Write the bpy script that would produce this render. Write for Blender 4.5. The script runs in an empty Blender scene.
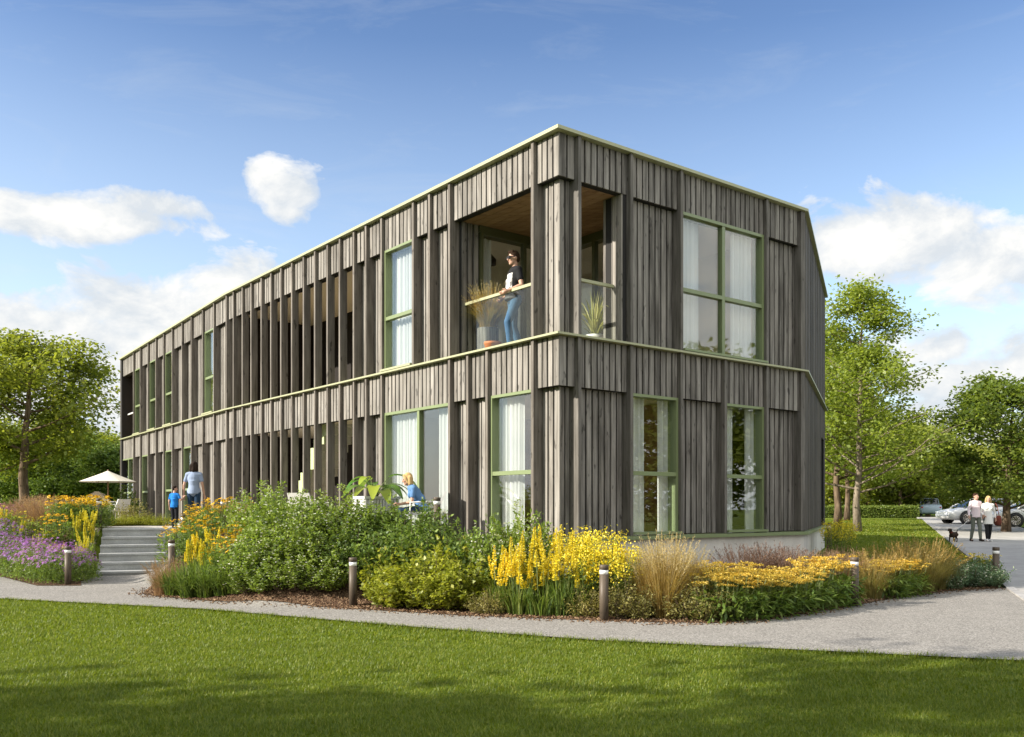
import bpy, bmesh, math, random
import numpy as np
from mathutils import Vector, Matrix
random.seed(11)
rng = np.random.default_rng(11)
R = math.radians
SC = bpy.context.scene
COL = SC.collection
F, HZ, CH = 916.0, 508.0, 1.55          # focal length in pixels, horizon row, eye height

# ------------------------------------------------------------------ objects
def link(o):
    COL.objects.link(o); return o
def tag(o, label=None, cat=None, group=None, kind=None):
    if label: o['label'] = label
    if cat: o['category'] = cat
    if group: o['group'] = group
    if kind: o['kind'] = kind
    return o
def thing(name, loc, label, cat, group=None, rz=0.0):
    o = link(bpy.data.objects.new(name, None))
    o.empty_display_size = 0.2
    o.location = loc; o.rotation_euler = (0, 0, rz)
    return tag(o, label, cat, group)
def copy_tree(o, parent=None):
    c = o.copy(); COL.objects.link(c)
    if parent: c.parent = parent
    for ch in KIDS.get(o.name, []):
        copy_tree(ch, c)
    return c
KIDS = {}
def put(name, me, parent=None):
    o = link(bpy.data.objects.new(name, me))
    if parent is not None:
        o.parent = parent
        KIDS.setdefault(parent.name, []).append(o)
    return o

class MB:
    """collects shapes; build() links them as one mesh object"""
    def __init__(s, org=(0, 0, 0)):
        s.v = []; s.f = []; s.m = []; s.org = Vector(org); s.sm = []
    def add(s, vs, fs, mi=0, smooth=False):
        b = len(s.v)
        s.v.extend([tuple(Vector(p) - s.org) for p in vs])
        for f in fs:
            s.f.append([b + i for i in f]); s.m.append(mi); s.sm.append(smooth)
    def hexa(s, p, mi=0):
        s.add(p, [(0, 3, 2, 1), (4, 5, 6, 7), (0, 1, 5, 4), (1, 2, 6, 5), (2, 3, 7, 6), (3, 0, 4, 7)], mi)
    def box(s, c, d, rz=0.0, mi=0, rot=None):
        m = rot if rot is not None else Matrix.Rotation(rz, 3, 'Z')
        c = Vector(c)
        q = [c + m @ Vector((sx * d[0] / 2, sy * d[1] / 2, sz * d[2] / 2)) for sz in (-1, 1) for sx, sy in ((-1, -1), (1, -1), (1, 1), (-1, 1))]
        s.hexa(q, mi)
    def prism(s, poly, z0, z1, mi=0):
        n = len(poly)
        vs = [(p[0], p[1], z0) for p in poly] + [(p[0], p[1], z1) for p in poly]
        fs = [tuple(range(n - 1, -1, -1)), tuple(range(n, 2 * n))]
        fs += [(i, (i + 1) % n, n + (i + 1) % n, n + i) for i in range(n)]
        s.add(vs, fs, mi)
    def tube(s, pts, rad, n=8, mi=0, cap=True, smooth=True):
        pts = [Vector(p) for p in pts]
        rad = rad if hasattr(rad, '__len__') else [rad] * len(pts)
        vs = []; prev = None
        for i, p in enumerate(pts):
            t = (pts[min(i + 1, len(pts) - 1)] - pts[max(i - 1, 0)]).normalized()
            a = prev if prev is not None else (Vector((1, 0, 0)) if abs(t.x) < .8 else Vector((0, 1, 0)))
            a = (a - t * a.dot(t)).normalized(); prev = a
            b = t.cross(a)
            for k in range(n):
                an = 2 * math.pi * k / n
                vs.append(p + (a * math.cos(an) + b * math.sin(an)) * rad[i])
        fs = []
        for i in range(len(pts) - 1):
            for k in range(n):
                fs.append((i * n + k, i * n + (k + 1) % n, (i + 1) * n + (k + 1) % n, (i + 1) * n + k))
        s.add(vs, fs, mi, smooth)
        if cap:
            b = len(s.v) - len(vs)
            s.f.append([b + k for k in range(n - 1, -1, -1)]); s.m.append(mi); s.sm.append(False)
            e = b + (len(pts) - 1) * n
            s.f.append([e + k for k in range(n)]); s.m.append(mi); s.sm.append(False)
    def lathe(s, prof, n=16, c=(0, 0, 0), mi=0, mat=None, smooth=True):
        vs = []
        for r, z in prof:
            for k in range(n):
                a = 2 * math.pi * k / n
                p = Vector((r * math.cos(a), r * math.sin(a), z))
                vs.append((mat @ p if mat is not None else p) + Vector(c))
        fs = []
        for i in range(len(prof) - 1):
            for k in range(n):
                fs.append((i * n + k, i * n + (k + 1) % n, (i + 1) * n + (k + 1) % n, (i + 1) * n + k))
        s.add(vs, fs, mi, smooth)
    def ball(s, c, r, rot=None, nu=14, nv=9, mi=0):
        r = r if hasattr(r, '__len__') else (r, r, r)
        c = Vector(c); vs = []; fs = []
        for j in range(1, nv):
            th = math.pi * j / nv
            for k in range(nu):
                a = 2 * math.pi * k / nu
                p = Vector((r[0] * math.sin(th) * math.cos(a), r[1] * math.sin(th) * math.sin(a), r[2] * math.cos(th)))
                vs.append(c + (rot @ p if rot is not None else p))
        t = Vector((0, 0, r[2])); 
        vs.append(c + (rot @ t if rot is not None else t)); vs.append(c - (rot @ t if rot is not None else t))
        for j in range(nv - 2):
            for k in range(nu):
                fs.append((j * nu + k, (j + 1) * nu + k, (j + 1) * nu + (k + 1) % nu, j * nu + (k + 1) % nu))
        T = (nv - 1) * nu
        for k in range(nu):
            fs.append((T, k, (k + 1) % nu)); fs.append((T + 1, (nv - 2) * nu + (k + 1) % nu, (nv - 2) * nu + k))
        s.add(vs, fs, mi, True)
    def mesh(s, name, mats):
        me = bpy.data.meshes.new(name)
        me.from_pydata(s.v, [], s.f)
        for m in (mats if isinstance(mats, (list, tuple)) else [mats]): me.materials.append(m)
        me.polygons.foreach_set('material_index', s.m)
        me.polygons.foreach_set('use_smooth', s.sm)
        me.update(); return me
    def build(s, name, mats, parent=None):
        return put(name, s.mesh(name, mats), parent)

def np_mesh(name, V, Fc, mats, mi=None, smooth=False):
    """V (n,3); Fc list of (m,k) index arrays"""
    me = bpy.data.meshes.new(name)
    V = np.asarray(V, dtype=np.float32)
    me.vertices.add(len(V)); me.vertices.foreach_set('co', V.ravel())
    li = np.concatenate([f.ravel() for f in Fc]).astype(np.int32)
    tot = np.concatenate([np.full(len(f), f.shape[1]) for f in Fc]).astype(np.int32)
    st = np.concatenate([[0], np.cumsum(tot)[:-1]]).astype(np.int32)
    me.loops.add(len(li)); me.loops.foreach_set('vertex_index', li)
    me.polygons.add(len(tot)); me.polygons.foreach_set('loop_start', st)
    for m in (mats if isinstance(mats, (list, tuple)) else [mats]): me.materials.append(m)
    if mi is not None: me.polygons.foreach_set('material_index', np.asarray(mi, dtype=np.int32))
    if smooth: me.polygons.foreach_set('use_smooth', np.ones(len(tot), dtype=bool))
    me.update(calc_edges=True); me.validate()
    return me

# ------------------------------------------------------------------ node materials
class NT:
    def __init__(s, tree): s.t = tree
    def n(s, typ, **kw):
        nd = s.t.nodes.new(typ)
        for k, v in kw.items():
            if k.startswith('i_'):
                key = k[2:]
                nd.inputs[int(key) if key.isdigit() else key.replace('_', ' ')].default_value = v
            else: setattr(nd, k, v)
        return nd
    def l(s, a, b): s.t.links.new(a, b)
    def math(s, op, a, b=None, c=None, clamp=False):
        nd = s.t.nodes.new('ShaderNodeMath'); nd.operation = op; nd.use_clamp = clamp
        for i, x in enumerate((a, b, c)):
            if x is None: continue
            if hasattr(x, 'is_output'): s.l(x, nd.inputs[i])
            else: nd.inputs[i].default_value = x
        return nd.outputs[0]
    def mix(s, fac, a, b, blend='MIX'):
        nd = s.t.nodes.new('ShaderNodeMix'); nd.data_type = 'RGBA'; nd.blend_type = blend
        for sock, x in ((nd.inputs[0], fac), (nd.inputs[6], a), (nd.inputs[7], b)):
            if hasattr(x, 'is_output'): s.l(x, sock)
            elif hasattr(x, '__len__'): sock.default_value = (*x[:3], 1)
            else: sock.default_value = x
        return nd.outputs[2]
    def ramp(s, fac, stops):
        nd = s.t.nodes.new('ShaderNodeValToRGB')
        e = nd.color_ramp.elements
        while len(e) < len(stops): e.new(0.5)
        for el, (p, c) in zip(e, stops):
            el.position = p; el.color = (*c[:3], 1) if hasattr(c, '__len__') else (c, c, c, 1)
        s.l(fac, nd.inputs[0]); return nd.outputs[0]
    def noise(s, vec, scale, detail=4, rough=0.55, dist=0.0):
        nd = s.n('ShaderNodeTexNoise'); nd.inputs['Scale'].default_value = scale
        nd.inputs['Detail'].default_value = detail; nd.inputs['Roughness'].default_value = rough
        nd.inputs['Distortion'].default_value = dist
        if vec is not None: s.l(vec, nd.inputs['Vector'])
        return nd.outputs['Fac']
    def mapping(s, vec, scale=(1, 1, 1), loc=(0, 0, 0)):
        nd = s.n('ShaderNodeMapping'); nd.inputs['Scale'].default_value = scale; nd.inputs['Location'].default_value = loc
        s.l(vec, nd.inputs['Vector']); return nd.outputs[0]
    def bump(s, h, strength=0.3, dist=0.01):
        nd = s.n('ShaderNodeBump'); nd.inputs['Strength'].default_value = strength; nd.inputs['Distance'].default_value = dist
        s.l(h, nd.inputs['Height']); return nd.outputs[0]

def new_mat(name):
    m = bpy.data.materials.new(name); m.use_nodes = True
    m.node_tree.nodes.clear()
    t = NT(m.node_tree)
    out = t.n('ShaderNodeOutputMaterial')
    return m, t, out
def principled(t, out, col, rough=0.6, metal=0.0, normal=None, spec=0.5):
    p = t.n('ShaderNodeBsdfPrincipled')
    if hasattr(col, 'is_output'): t.l(col, p.inputs['Base Color'])
    else: p.inputs['Base Color'].default_value = (*col[:3], 1)
    if hasattr(rough, 'is_output'): t.l(rough, p.inputs['Roughness'])
    else: p.inputs['Roughness'].default_value = rough
    p.inputs['Metallic'].default_value = metal
    p.inputs['Specular IOR Level'].default_value = spec
    if normal is not None: t.l(normal, p.inputs['Normal'])
    t.l(p.outputs[0], out.inputs[0]); return p
def mat_simple(name, col, rough=0.6, metal=0.0, var=0.15, scale=6.0, bump=0.0, spec=0.5):
    m, t, out = new_mat(name)
    tc = t.n('ShaderNodeTexCoord').outputs['Object']
    nz = t.noise(tc, scale, 5)
    c = t.mix(nz, [x * (1 - var) for x in col], [min(1, x * (1 + var)) for x in col])
    nrm = t.bump(t.noise(tc, scale * 8, 3), bump, 0.005) if bump else None
    principled(t, out, c, rough, metal, nrm, spec); return m
def mat_wood(name, stops, scale=1.0, rough=0.75, axis='Z', hue=None):
    """weathered boards: each board (mesh island) has its own tone, grain runs along the axis"""
    m, t, out = new_mat(name)
    tc = t.n('ShaderNodeTexCoord').outputs['Object']
    rnd = t.n('ShaderNodeNewGeometry').outputs['Random Per Island']
    off = t.n('ShaderNodeCombineXYZ'); t.l(t.math('MULTIPLY', rnd, 37.0), off.inputs[0]); t.l(t.math('MULTIPLY', rnd, 91.0), off.inputs[2])
    va = t.n('ShaderNodeVectorMath', operation='ADD'); t.l(tc, va.inputs[0]); t.l(off.outputs[0], va.inputs[1])
    sc = {'Z': (30, 30, 0.8), 'X': (0.8, 30, 30), 'Y': (30, 0.8, 30)}[axis]
    sc2 = {'Z': (8, 8, 1.1), 'X': (1.1, 8, 8), 'Y': (8, 1.1, 8)}[axis]
    grain = t.noise(t.mapping(va.outputs[0], [x * scale for x in sc]), 1.0, 6, 0.6, 0.4)
    blot = t.noise(t.mapping(va.outputs[0], sc2), 1.0, 4, 0.6)
    knots = t.noise(t.mapping(va.outputs[0], {'Z': (11, 11, 4.0), 'X': (4.0, 11, 11), 'Y': (11, 4.0, 11)}[axis]), 1.0, 2)
    f = t.math('ADD', t.math('MULTIPLY', rnd, 0.20), t.math('ADD', t.math('MULTIPLY', grain, 0.70), t.math('MULTIPLY', blot, 0.75)))
    f = t.math('SUBTRACT', f, 0.38)
    c = t.ramp(f, stops)
    c = t.mix(t.math('MULTIPLY', t.ramp(knots, [(0.65, 0.0), (0.72, 1.0)]), 0.6), c, [x * 0.35 for x in stops[0][1]])
    tone = t.noise(t.mapping(va.outputs[0], (1.3, 1.3, .5)), 1.0, 3)
    c = t.mix(t.math('MULTIPLY', tone, .3), c, t.mix(1.0, c, (1.0, .86, .70), 'MULTIPLY'))
    nrm = t.bump(grain, 0.35, 0.006)
    principled(t, out, c, rough, 0, nrm, 0.25); return m
def mat_leaf(name, a, b, trans=0.35, rough=0.5, c3=None, spec=0.25, gl=0.025):
    """leaf colour varies from leaf to leaf; some light passes through"""
    m, t, out = new_mat(name)
    rnd = t.n('ShaderNodeNewGeometry').outputs['Random Per Island']
    stops = [(0.0, a), (0.62, b)] + ([(0.95, c3)] if c3 else [])
    c = t.ramp(rnd, stops)
    tc = t.n('ShaderNodeTexCoord').outputs['Object']
    c = t.mix(t.math('MULTIPLY', t.noise(tc, 1.7, 3), 0.5), c, [x * 0.55 for x in a])
    orn = t.n('ShaderNodeObjectInfo').outputs['Random']
    c = t.mix(1.0, c, t.ramp(orn, [(0, (.80, .82, .78)), (.5, (1.0, 1.0, 1.0)), (1, (1.22, 1.14, 1.0))]), 'MULTIPLY')
    d = t.n('ShaderNodeBsdfDiffuse'); t.l(c, d.inputs[0])
    tr = t.n('ShaderNodeBsdfTranslucent'); t.l(t.mix(0.5, c, [min(1, b[0] * 1.5), min(1, b[1] * 1.4), b[2] * 0.5]), tr.inputs[0])
    mx = t.n('ShaderNodeMixShader'); mx.inputs[0].default_value = trans
    t.l(d.outputs[0], mx.inputs[1]); t.l(tr.outputs[0], mx.inputs[2])
    g = t.n('ShaderNodeBsdfGlossy'); g.inputs['Roughness'].default_value = rough; g.inputs[0].default_value = (.9, .95, .9, 1)
    m2 = t.n('ShaderNodeMixShader'); m2.inputs[0].default_value = gl
    t.l(mx.outputs[0], m2.inputs[1]); t.l(g.outputs[0], m2.inputs[2]); t.l(m2.outputs[0], out.inputs[0])
    return m
def mat_glass(name, tint=(1, 1, 1), f0=1.5, boost=0.0):
    m, t, out = new_mat(name)
    fr = t.n('ShaderNodeFresnel')
    bf = t.n('ShaderNodeNewGeometry').outputs['Backfacing']          # same reflectance on leaving as on entering
    t.l(t.math('ADD', t.math('MULTIPLY', bf, 1 / f0 - f0), f0), fr.inputs[0])
    tr = t.n('ShaderNodeBsdfTransparent'); tr.inputs[0].default_value = (*tint, 1)
    g = t.n('ShaderNodeBsdfGlossy'); g.inputs['Roughness'].default_value = 0.0; g.inputs[0].default_value = (1, 1, 1, 1)
    mx = t.n('ShaderNodeMixShader')
    t.l(t.math('ADD', fr.outputs[0], boost, clamp=True), mx.inputs[0])
    t.l(tr.outputs[0], mx.inputs[1]); t.l(g.outputs[0], mx.inputs[2]); t.l(mx.outputs[0], out.inputs[0])
    return m

M = {}
GREY = [(0.0, (.025, .022, .019)), (0.28, (.086, .080, .072)), (0.6, (.245, .232, .213)), (1.0, (.47, .45, .42))]
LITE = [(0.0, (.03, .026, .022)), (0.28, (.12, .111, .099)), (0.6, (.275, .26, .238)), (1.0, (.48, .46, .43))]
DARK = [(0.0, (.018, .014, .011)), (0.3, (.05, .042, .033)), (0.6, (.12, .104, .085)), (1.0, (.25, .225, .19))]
FIN = [(0.0, (.028, .023, .019)), (0.35, (.108, .096, .083)), (0.7, (.225, .205, .182)), (1.0, (.35, .325, .295))]
FINR = [(0.0, (.06, .052, .043)), (0.35, (.088, .082, .073)), (0.7, (.195, .184, .168)), (1.0, (.36, .345, .32))]
SOFF = [(0.0, (.10, .06, .033)), (0.4, (.27, .17, .10)), (0.7, (.38, .26, .16)), (1.0, (.48, .35, .23))]
M['board'] = mat_wood('weathered_boards', GREY)
M['boarddk'] = mat_wood('shaded_side_boards', DARK)  # darker copy of the boards, shade of the far side put into the colour
M['boardlite'] = mat_wood('sunlit_side_boards', LITE)  # paler copy of the same boards, sunlight on the walls put into the colour
M['fin'] = mat_wood('timber_fins', FIN)
M['finr'] = mat_wood('grey_timber_fins', FINR)
M['soffit'] = mat_wood('soffit_boards', SOFF, axis='X')
M['oak'] = mat_wood('warm_timber', SOFF)
M['membrane'] = mat_simple('dark_membrane', (.012, .011, .010), .9)
M['green'] = mat_simple('green_paint', (.175, .215, .10), .4, var=.06, scale=3)
M['trim'] = mat_simple('green_trim', (.33, .335, .195), .45, var=.08, scale=3)
M['frame_yel'] = mat_simple('olive_paint', (.085, .088, .040), .5, var=.06)
M['glass'] = mat_glass('window_glass', (.95, .97, .96), 1.5, 0.03)
M['railglass'] = mat_glass('rail_glass', (.95, .97, .95), 1.28, 0.0)
M['curtain'] = None
m, t, out = new_mat('sheer_curtain')
d = t.n('ShaderNodeBsdfDiffuse'); d.inputs[0].default_value = (.78, .78, .77, 1)
tr = t.n('ShaderNodeBsdfTranslucent'); tr.inputs[0].default_value = (.82, .82, .80, 1)
mx = t.n('ShaderNodeMixShader'); mx.inputs[0].default_value = .35
t.l(d.outputs[0], mx.inputs[1]); t.l(tr.outputs[0], mx.inputs[2]); t.l(mx.outputs[0], out.inputs[0])
M['curtain'] = m
M['interior'] = mat_simple('interior_plaster', (.78, .71, .58), .8, var=.05)
M['inwood'] = mat_wood('interior_wood', [(0, (.10, .045, .02)), (.5, (.22, .11, .05)), (1, (.34, .19, .09))])
M['darkwall'] = mat_wood('gallery_shade_boards', [(0, (.006, .005, .004)), (.5, (.018, .014, .011)), (1, (.04, .03, .024))])  # near-black tones carry the shade inside the open galleries
M['floorwood'] = mat_simple('interior_floor', (.44, .34, .23), .5, var=.15, scale=3)
M['roof'] = mat_simple('roof_sheet', (.18, .18, .17), .8)
M['white'] = mat_simple('white_paint', (.64, .63, .60), .45, var=.04)
M['black'] = mat_simple('black_metal', (.022, .021, .020), .4, var=.2)
M['steel'] = mat_simple('steel', (.55, .55, .55), .3, 1.0, var=.1)

def mat_concrete(name, col, dark=0.55, streak=True, speck=0.0, bump=0.3):
    m, t, out = new_mat(name)
    tc = t.n('ShaderNodeTexCoord').outputs['Object']
    a = t.noise(tc, 0.8, 6, .6)
    b = t.noise(t.mapping(tc, (3, 3, .5) if streak else (3, 3, 3)), 1.0, 5, .6)
    fine = t.noise(tc, 60, 3, .7)
    f = t.math('ADD', t.math('MULTIPLY', a, .45), t.math('ADD', t.math('MULTIPLY', b, .4), t.math('MULTIPLY', fine, .25)))
    c = t.ramp(f, [(.32, [x * dark for x in col]), (.5, col), (.68, [min(1, x * 1.3) for x in col])])
    if speck:
        v = t.n('ShaderNodeTexVoronoi'); v.inputs['Scale'].default_value = 70; t.l(tc, v.inputs['Vector'])
        c = t.mix(speck, c, t.mix(1.0, c, t.ramp(t.n('ShaderNodeSeparateColor').outputs[0], [(0, .5), (1, .5)]), 'MIX')) if False else c
        sp = t.n('ShaderNodeSeparateColor'); t.l(v.outputs['Color'], sp.inputs[0])
        c = t.mix(speck, c, t.ramp(sp.outputs[0], [(0, (.05, .046, .042)), (.45, (.19, .178, .16)), (1, (.42, .40, .365))]))
        h = v.outputs['Distance']
        nrm = t.bump(t.math('SUBTRACT', 1.0, h), bump, .008)
    else: nrm = t.bump(fine, bump, .004)
    principled(t, out, c, .85, 0, nrm, .2); return m
M['plinth'] = mat_concrete('plinth_concrete', (.56, .53, .48), .7)
M['road'] = mat_concrete('road_concrete', (.33, .315, .295), .75, False)
M['path'] = mat_concrete('exposed_aggregate', (.24, .222, .20), .7, False, .6, .6)
M['steps'] = mat_concrete('step_stone', (.36, .37, .37), .7, False, .25, .2)
M['paving'] = mat_concrete('terrace_paving', (.48, .45, .40), .75, False, .15, .2)
M['kerb'] = mat_concrete('edging_concrete', (.30, .29, .28), .7, False)

m, t, out = new_mat('turf')
tc = t.n('ShaderNodeTexCoord').outputs['Object']
big = t.noise(tc, .35, 4, .6); mid = t.noise(tc, 2.5, 5, .6); fine = t.noise(tc, 55, 4, .75)
f = t.math('ADD', t.math('MULTIPLY', big, .35), t.math('ADD', t.math('MULTIPLY', mid, .25), t.math('MULTIPLY', fine, .4)))
c = t.ramp(f, [(.3, (.045, .066, .006)), (.48, (.10, .14, .012)), (.62, (.15, .185, .02)), (.8, (.22, .235, .045))])
principled(t, out, c, .9, 0, t.bump(fine, .8, .03), .1)
M['turf'] = m
m, t, out = new_mat('bark_mulch')
v = t.n('ShaderNodeTexVoronoi'); v.inputs['Scale'].default_value = 38
tc = t.n('ShaderNodeTexCoord').outputs['Object']
t.l(t.mapping(tc, (1, .45, 1)), v.inputs['Vector'])
sp = t.n('ShaderNodeSeparateColor'); t.l(v.outputs['Color'], sp.inputs[0])
c = t.ramp(sp.outputs[0], [(0, (.035, .02, .012)), (.5, (.11, .064, .038)), (1, (.22, .145, .09))])
c = t.mix(t.math('MULTIPLY', t.noise(tc, 5, 4), .5), c, (.05, .03, .02))
principled(t, out, c, .95, 0, t.bump(v.outputs['Distance'], .9, .02), .1)
M['mulch'] = m
m, t, out = new_mat('bark_chips')
rnd = t.n('ShaderNodeNewGeometry').outputs['Random Per Island']
c = t.ramp(rnd, [(0, (.05, .028, .016)), (.5, (.14, .082, .047)), (1, (.30, .21, .13))])
principled(t, out, c, .95, 0, None, .1); M['chips'] = m
m, t, out = new_mat('river_stones')
rnd = t.n('ShaderNodeNewGeometry').outputs['Random Per Island']
c = t.ramp(rnd, [(0, (.16, .12, .09)), (.5, (.32, .26, .20)), (1, (.50, .43, .35))])
principled(t, out, c, .8, 0, None, .2); M['stones'] = m
def mat_bark(name, a, b, sc=(9, 9, 1.6)):
    m, t, out = new_mat(name)
    tc = t.n('ShaderNodeTexCoord').outputs['Object']
    n = t.noise(t.mapping(tc, sc), 1.0, 6, .65, .6)
    principled(t, out, t.ramp(n, [(.35, a), (.65, b)]), .9, 0, t.bump(n, .8, .03), .1); return m
M['bark'] = mat_bark('tree_bark', (.055, .036, .022), (.20, .145, .10))
M['birchbark'] = mat_bark('pale_bark', (.10, .075, .05), (.30, .25, .19))
M['leaf_oak'] = mat_leaf('leaf_yellow_green', (.12, .165, .022), (.235, .285, .036), 0.55, c3=(.38, .40, .075))
M['leaf_birch'] = mat_leaf('leaf_bright_green', (.155, .215, .028), (.285, .36, .055), 0.6, c3=(.42, .47, .11))
M['leaf_far'] = mat_leaf('leaf_far_green', (.19, .24, .045), (.33, .38, .075), 0.5, c3=(.42, .45, .12))
M['leaf_maple'] = mat_leaf('leaf_mid_green', (.085, .135, .022), (.19, .26, .04), 0.5, c3=(.32, .37, .07))
M['leaf_dark'] = mat_leaf('leaf_dark_green', (.065, .125, .022), (.165, .25, .05), 0.4, c3=(.26, .33, .08))
M['leaf_shrub'] = mat_leaf('leaf_shrub', (.11, .17, .028), (.24, .34, .06), 0.45, c3=(.38, .46, .12))
M['leaf_shrub_yel'] = mat_leaf('leaf_lime_shrub', (.16, .20, .018), (.33, .37, .04), 0.45, c3=(.50, .50, .09))
M['leaf_shrub_dk'] = mat_leaf('leaf_deep_shrub', (.07, .125, .025), (.175, .265, .055), 0.42, c3=(.30, .39, .10))
M['leaf_blue'] = mat_leaf('leaf_blue_green', (0.058, 0.121, 0.067), (0.156, 0.254, 0.143), 0.35, c3=(0.312, 0.410, 0.235))
M['leaf_olive'] = mat_leaf('leaf_olive', (0.131, 0.131, 0.040), (0.281, 0.263, 0.082), 0.35, c3=(0.469, 0.413, 0.144))
M['leaf_box'] = mat_leaf('leaf_lime_box', (0.196, 0.234, 0.024), (0.350, 0.377, 0.042), .35, c3=(0.504, 0.494, 0.084))
M['blade_green'] = mat_leaf('blade_green', (0.068, 0.119, 0.021), (0.150, 0.224, 0.039), .4, c3=(0.270, 0.308, 0.078))
M['blade_tan'] = mat_leaf('blade_tan', (.26, .17, .045), (.44, .31, .10), .45, c3=(.58, .46, .20))
M['blade_olive'] = mat_leaf('blade_olive', (0.169, 0.156, 0.046), (0.325, 0.286, 0.091), .45, c3=(0.546, 0.442, 0.195))
M['blade_rust'] = mat_leaf('blade_rust', (0.182, 0.111, 0.075), (0.364, 0.234, 0.150), .45, c3=(0.546, 0.403, 0.263))
M['blade_plum'] = mat_leaf('blade_plum', (0.105, 0.063, 0.058), (0.238, 0.147, 0.124), .4, c3=(0.420, 0.294, 0.221))
M['plume_pale'] = mat_leaf('plume_pale', (.38, .31, .15), (.52, .43, .24), 0.5, c3=(.68, .6, .4))
M['lawnblade'] = mat_leaf('lawn_blades', (.078, .128, .006), (.160, .222, .012), .45, c3=(.32, .33, .045))
M['stem'] = mat_simple('green_stem', (.10, .13, .035), .7)
M['woodystem'] = mat_simple('woody_stem', (.11, .08, .045), .8)
M['fl_yellow'] = mat_leaf('petal_yellow', (.70, .53, .02), (.82, .67, .035), .25, c3=(.9, .78, .12))
M['fl_gold'] = mat_leaf('petal_gold', (.70, .36, .010), (.85, .50, .015), .25, c3=(.9, .6, .05))
M['fl_lemon'] = mat_leaf('petal_lemon', (.70, .58, .03), (.86, .74, .06), .25, c3=(.92, .83, .2))
M['fl_sand'] = mat_leaf('petal_yarrow', (.60, .38, .05), (.78, .56, .09), .25, c3=(.85, .68, .22))
M['fl_purple'] = mat_leaf('petal_purple', (.26, .08, .42), (.44, .17, .60), .25, c3=(.60, .34, .74))
M['fl_pink'] = mat_leaf('petal_pink', (.62, .16, .36), (.78, .28, .50), .25, c3=(.85, .45, .62))
M['fl_white'] = mat_leaf('petal_white', (.72, .74, .66), (.82, .83, .78), .25, c3=(.9, .9, .86))
M['fl_core'] = mat_simple('flower_centre', (.035, .016, .008), .9)
# ------------------------------------------------------------------ plan of the place
C0 = np.array([.73, 14.53])                                  # near corner of the building
UL = np.array([-.6137, .7895]); UR = np.array([.7895, .6139])
U2 = np.array([-.568, .823]); U3 = np.array([.369, .929]); U3 = U3 / np.linalg.norm(U3)
K0 = C0 + UL * 14.42
E0 = K0 + U2 * 13.8
R0 = C0 + UR * 6.67
T0 = R0 + U3 * 8.2
EB = E0 + np.array([8.7, 6.8])
ZF, ZB, ZT = 1.03, 4.34, 7.62                                # floor strip, storey band, roof edge
def LP(s, d):                                                # point s along the long facade, d metres out of it
    return C0 + UL * s + np.array([-.7895, -.6137]) * d
PLAT = [LP(2.6, 0), LP(3.0, .9), LP(3.8, 2.2), LP(8.0, 2.2), LP(9.5, 1.5), np.array([-8.15, 22.75]), np.array([-9.85, 22.07]),
        np.array([-14, 22.7]), np.array([-45, 25]), np.array([-45, 75]), np.array([-6, 75]), EB, (C0 + UR * 2 + UL * 2)]
PLAT = np.array(PLAT)
FOOT = np.array([C0, R0, T0, EB, E0, K0])
def poly_dist(x, y, poly):
    """signed distance: negative inside"""
    x = np.asarray(x, float); y = np.asarray(y, float)
    d = np.full(x.shape, 1e9); ins = np.zeros(x.shape, bool)
    n = len(poly)
    for i in range(n):
        a = poly[i]; b = poly[(i + 1) % n]; e = b - a
        t = np.clip(((x - a[0]) * e[0] + (y - a[1]) * e[1]) / (e @ e), 0, 1)
        d = np.minimum(d, np.hypot(x - a[0] - t * e[0], y - a[1] - t * e[1]))
        c = ((a[1] > y) != (b[1] > y)) & (x < (b[0] - a[0]) * (y - a[1]) / (b[1] - a[1] + 1e-12) + a[0])
        ins ^= c
    return np.where(ins, -d, d)
def sm(t):
    t = np.clip(t, 0, 1); return t * t * (3 - 2 * t)
def zg(x, y):
    x = np.asarray(x, float); y = np.asarray(y, float)
    base = .018 * np.clip(y - 17, 0, 43)
    dp = poly_dist(x, y, PLAT)
    z = base + (1.0 - base) * sm(1 - dp / 2.1) * (dp > 0) + (1.0 - base) * (dp <= 0)
    df = poly_dist(x, y, FOOT)
    z2 = np.where(df > 0, .42 * sm(1 - df / 1.7), .42)
    return np.maximum(z, z2)
def z1(x, y): return float(zg(np.array([x]), np.array([y]))[0])
def G(px, py):
    """the point of the ground seen at a pixel of the photograph"""
    Y = np.linspace(5, 120, 6000); X = (px - 512) / F * Y; Z = CH - (py - HZ) / F * Y
    hit = np.nonzero(Z <= zg(X, Y))[0]
    i = hit[0] if len(hit) else len(Y) - 1
    return Vector((X[i], Y[i], Z[i]))
def A(px, Y, dz=0.0):
    """the ground point at distance Y along the column px"""
    x = (px - 512) / F * Y
    return Vector((x, Y, z1(x, Y) + dz))

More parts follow.
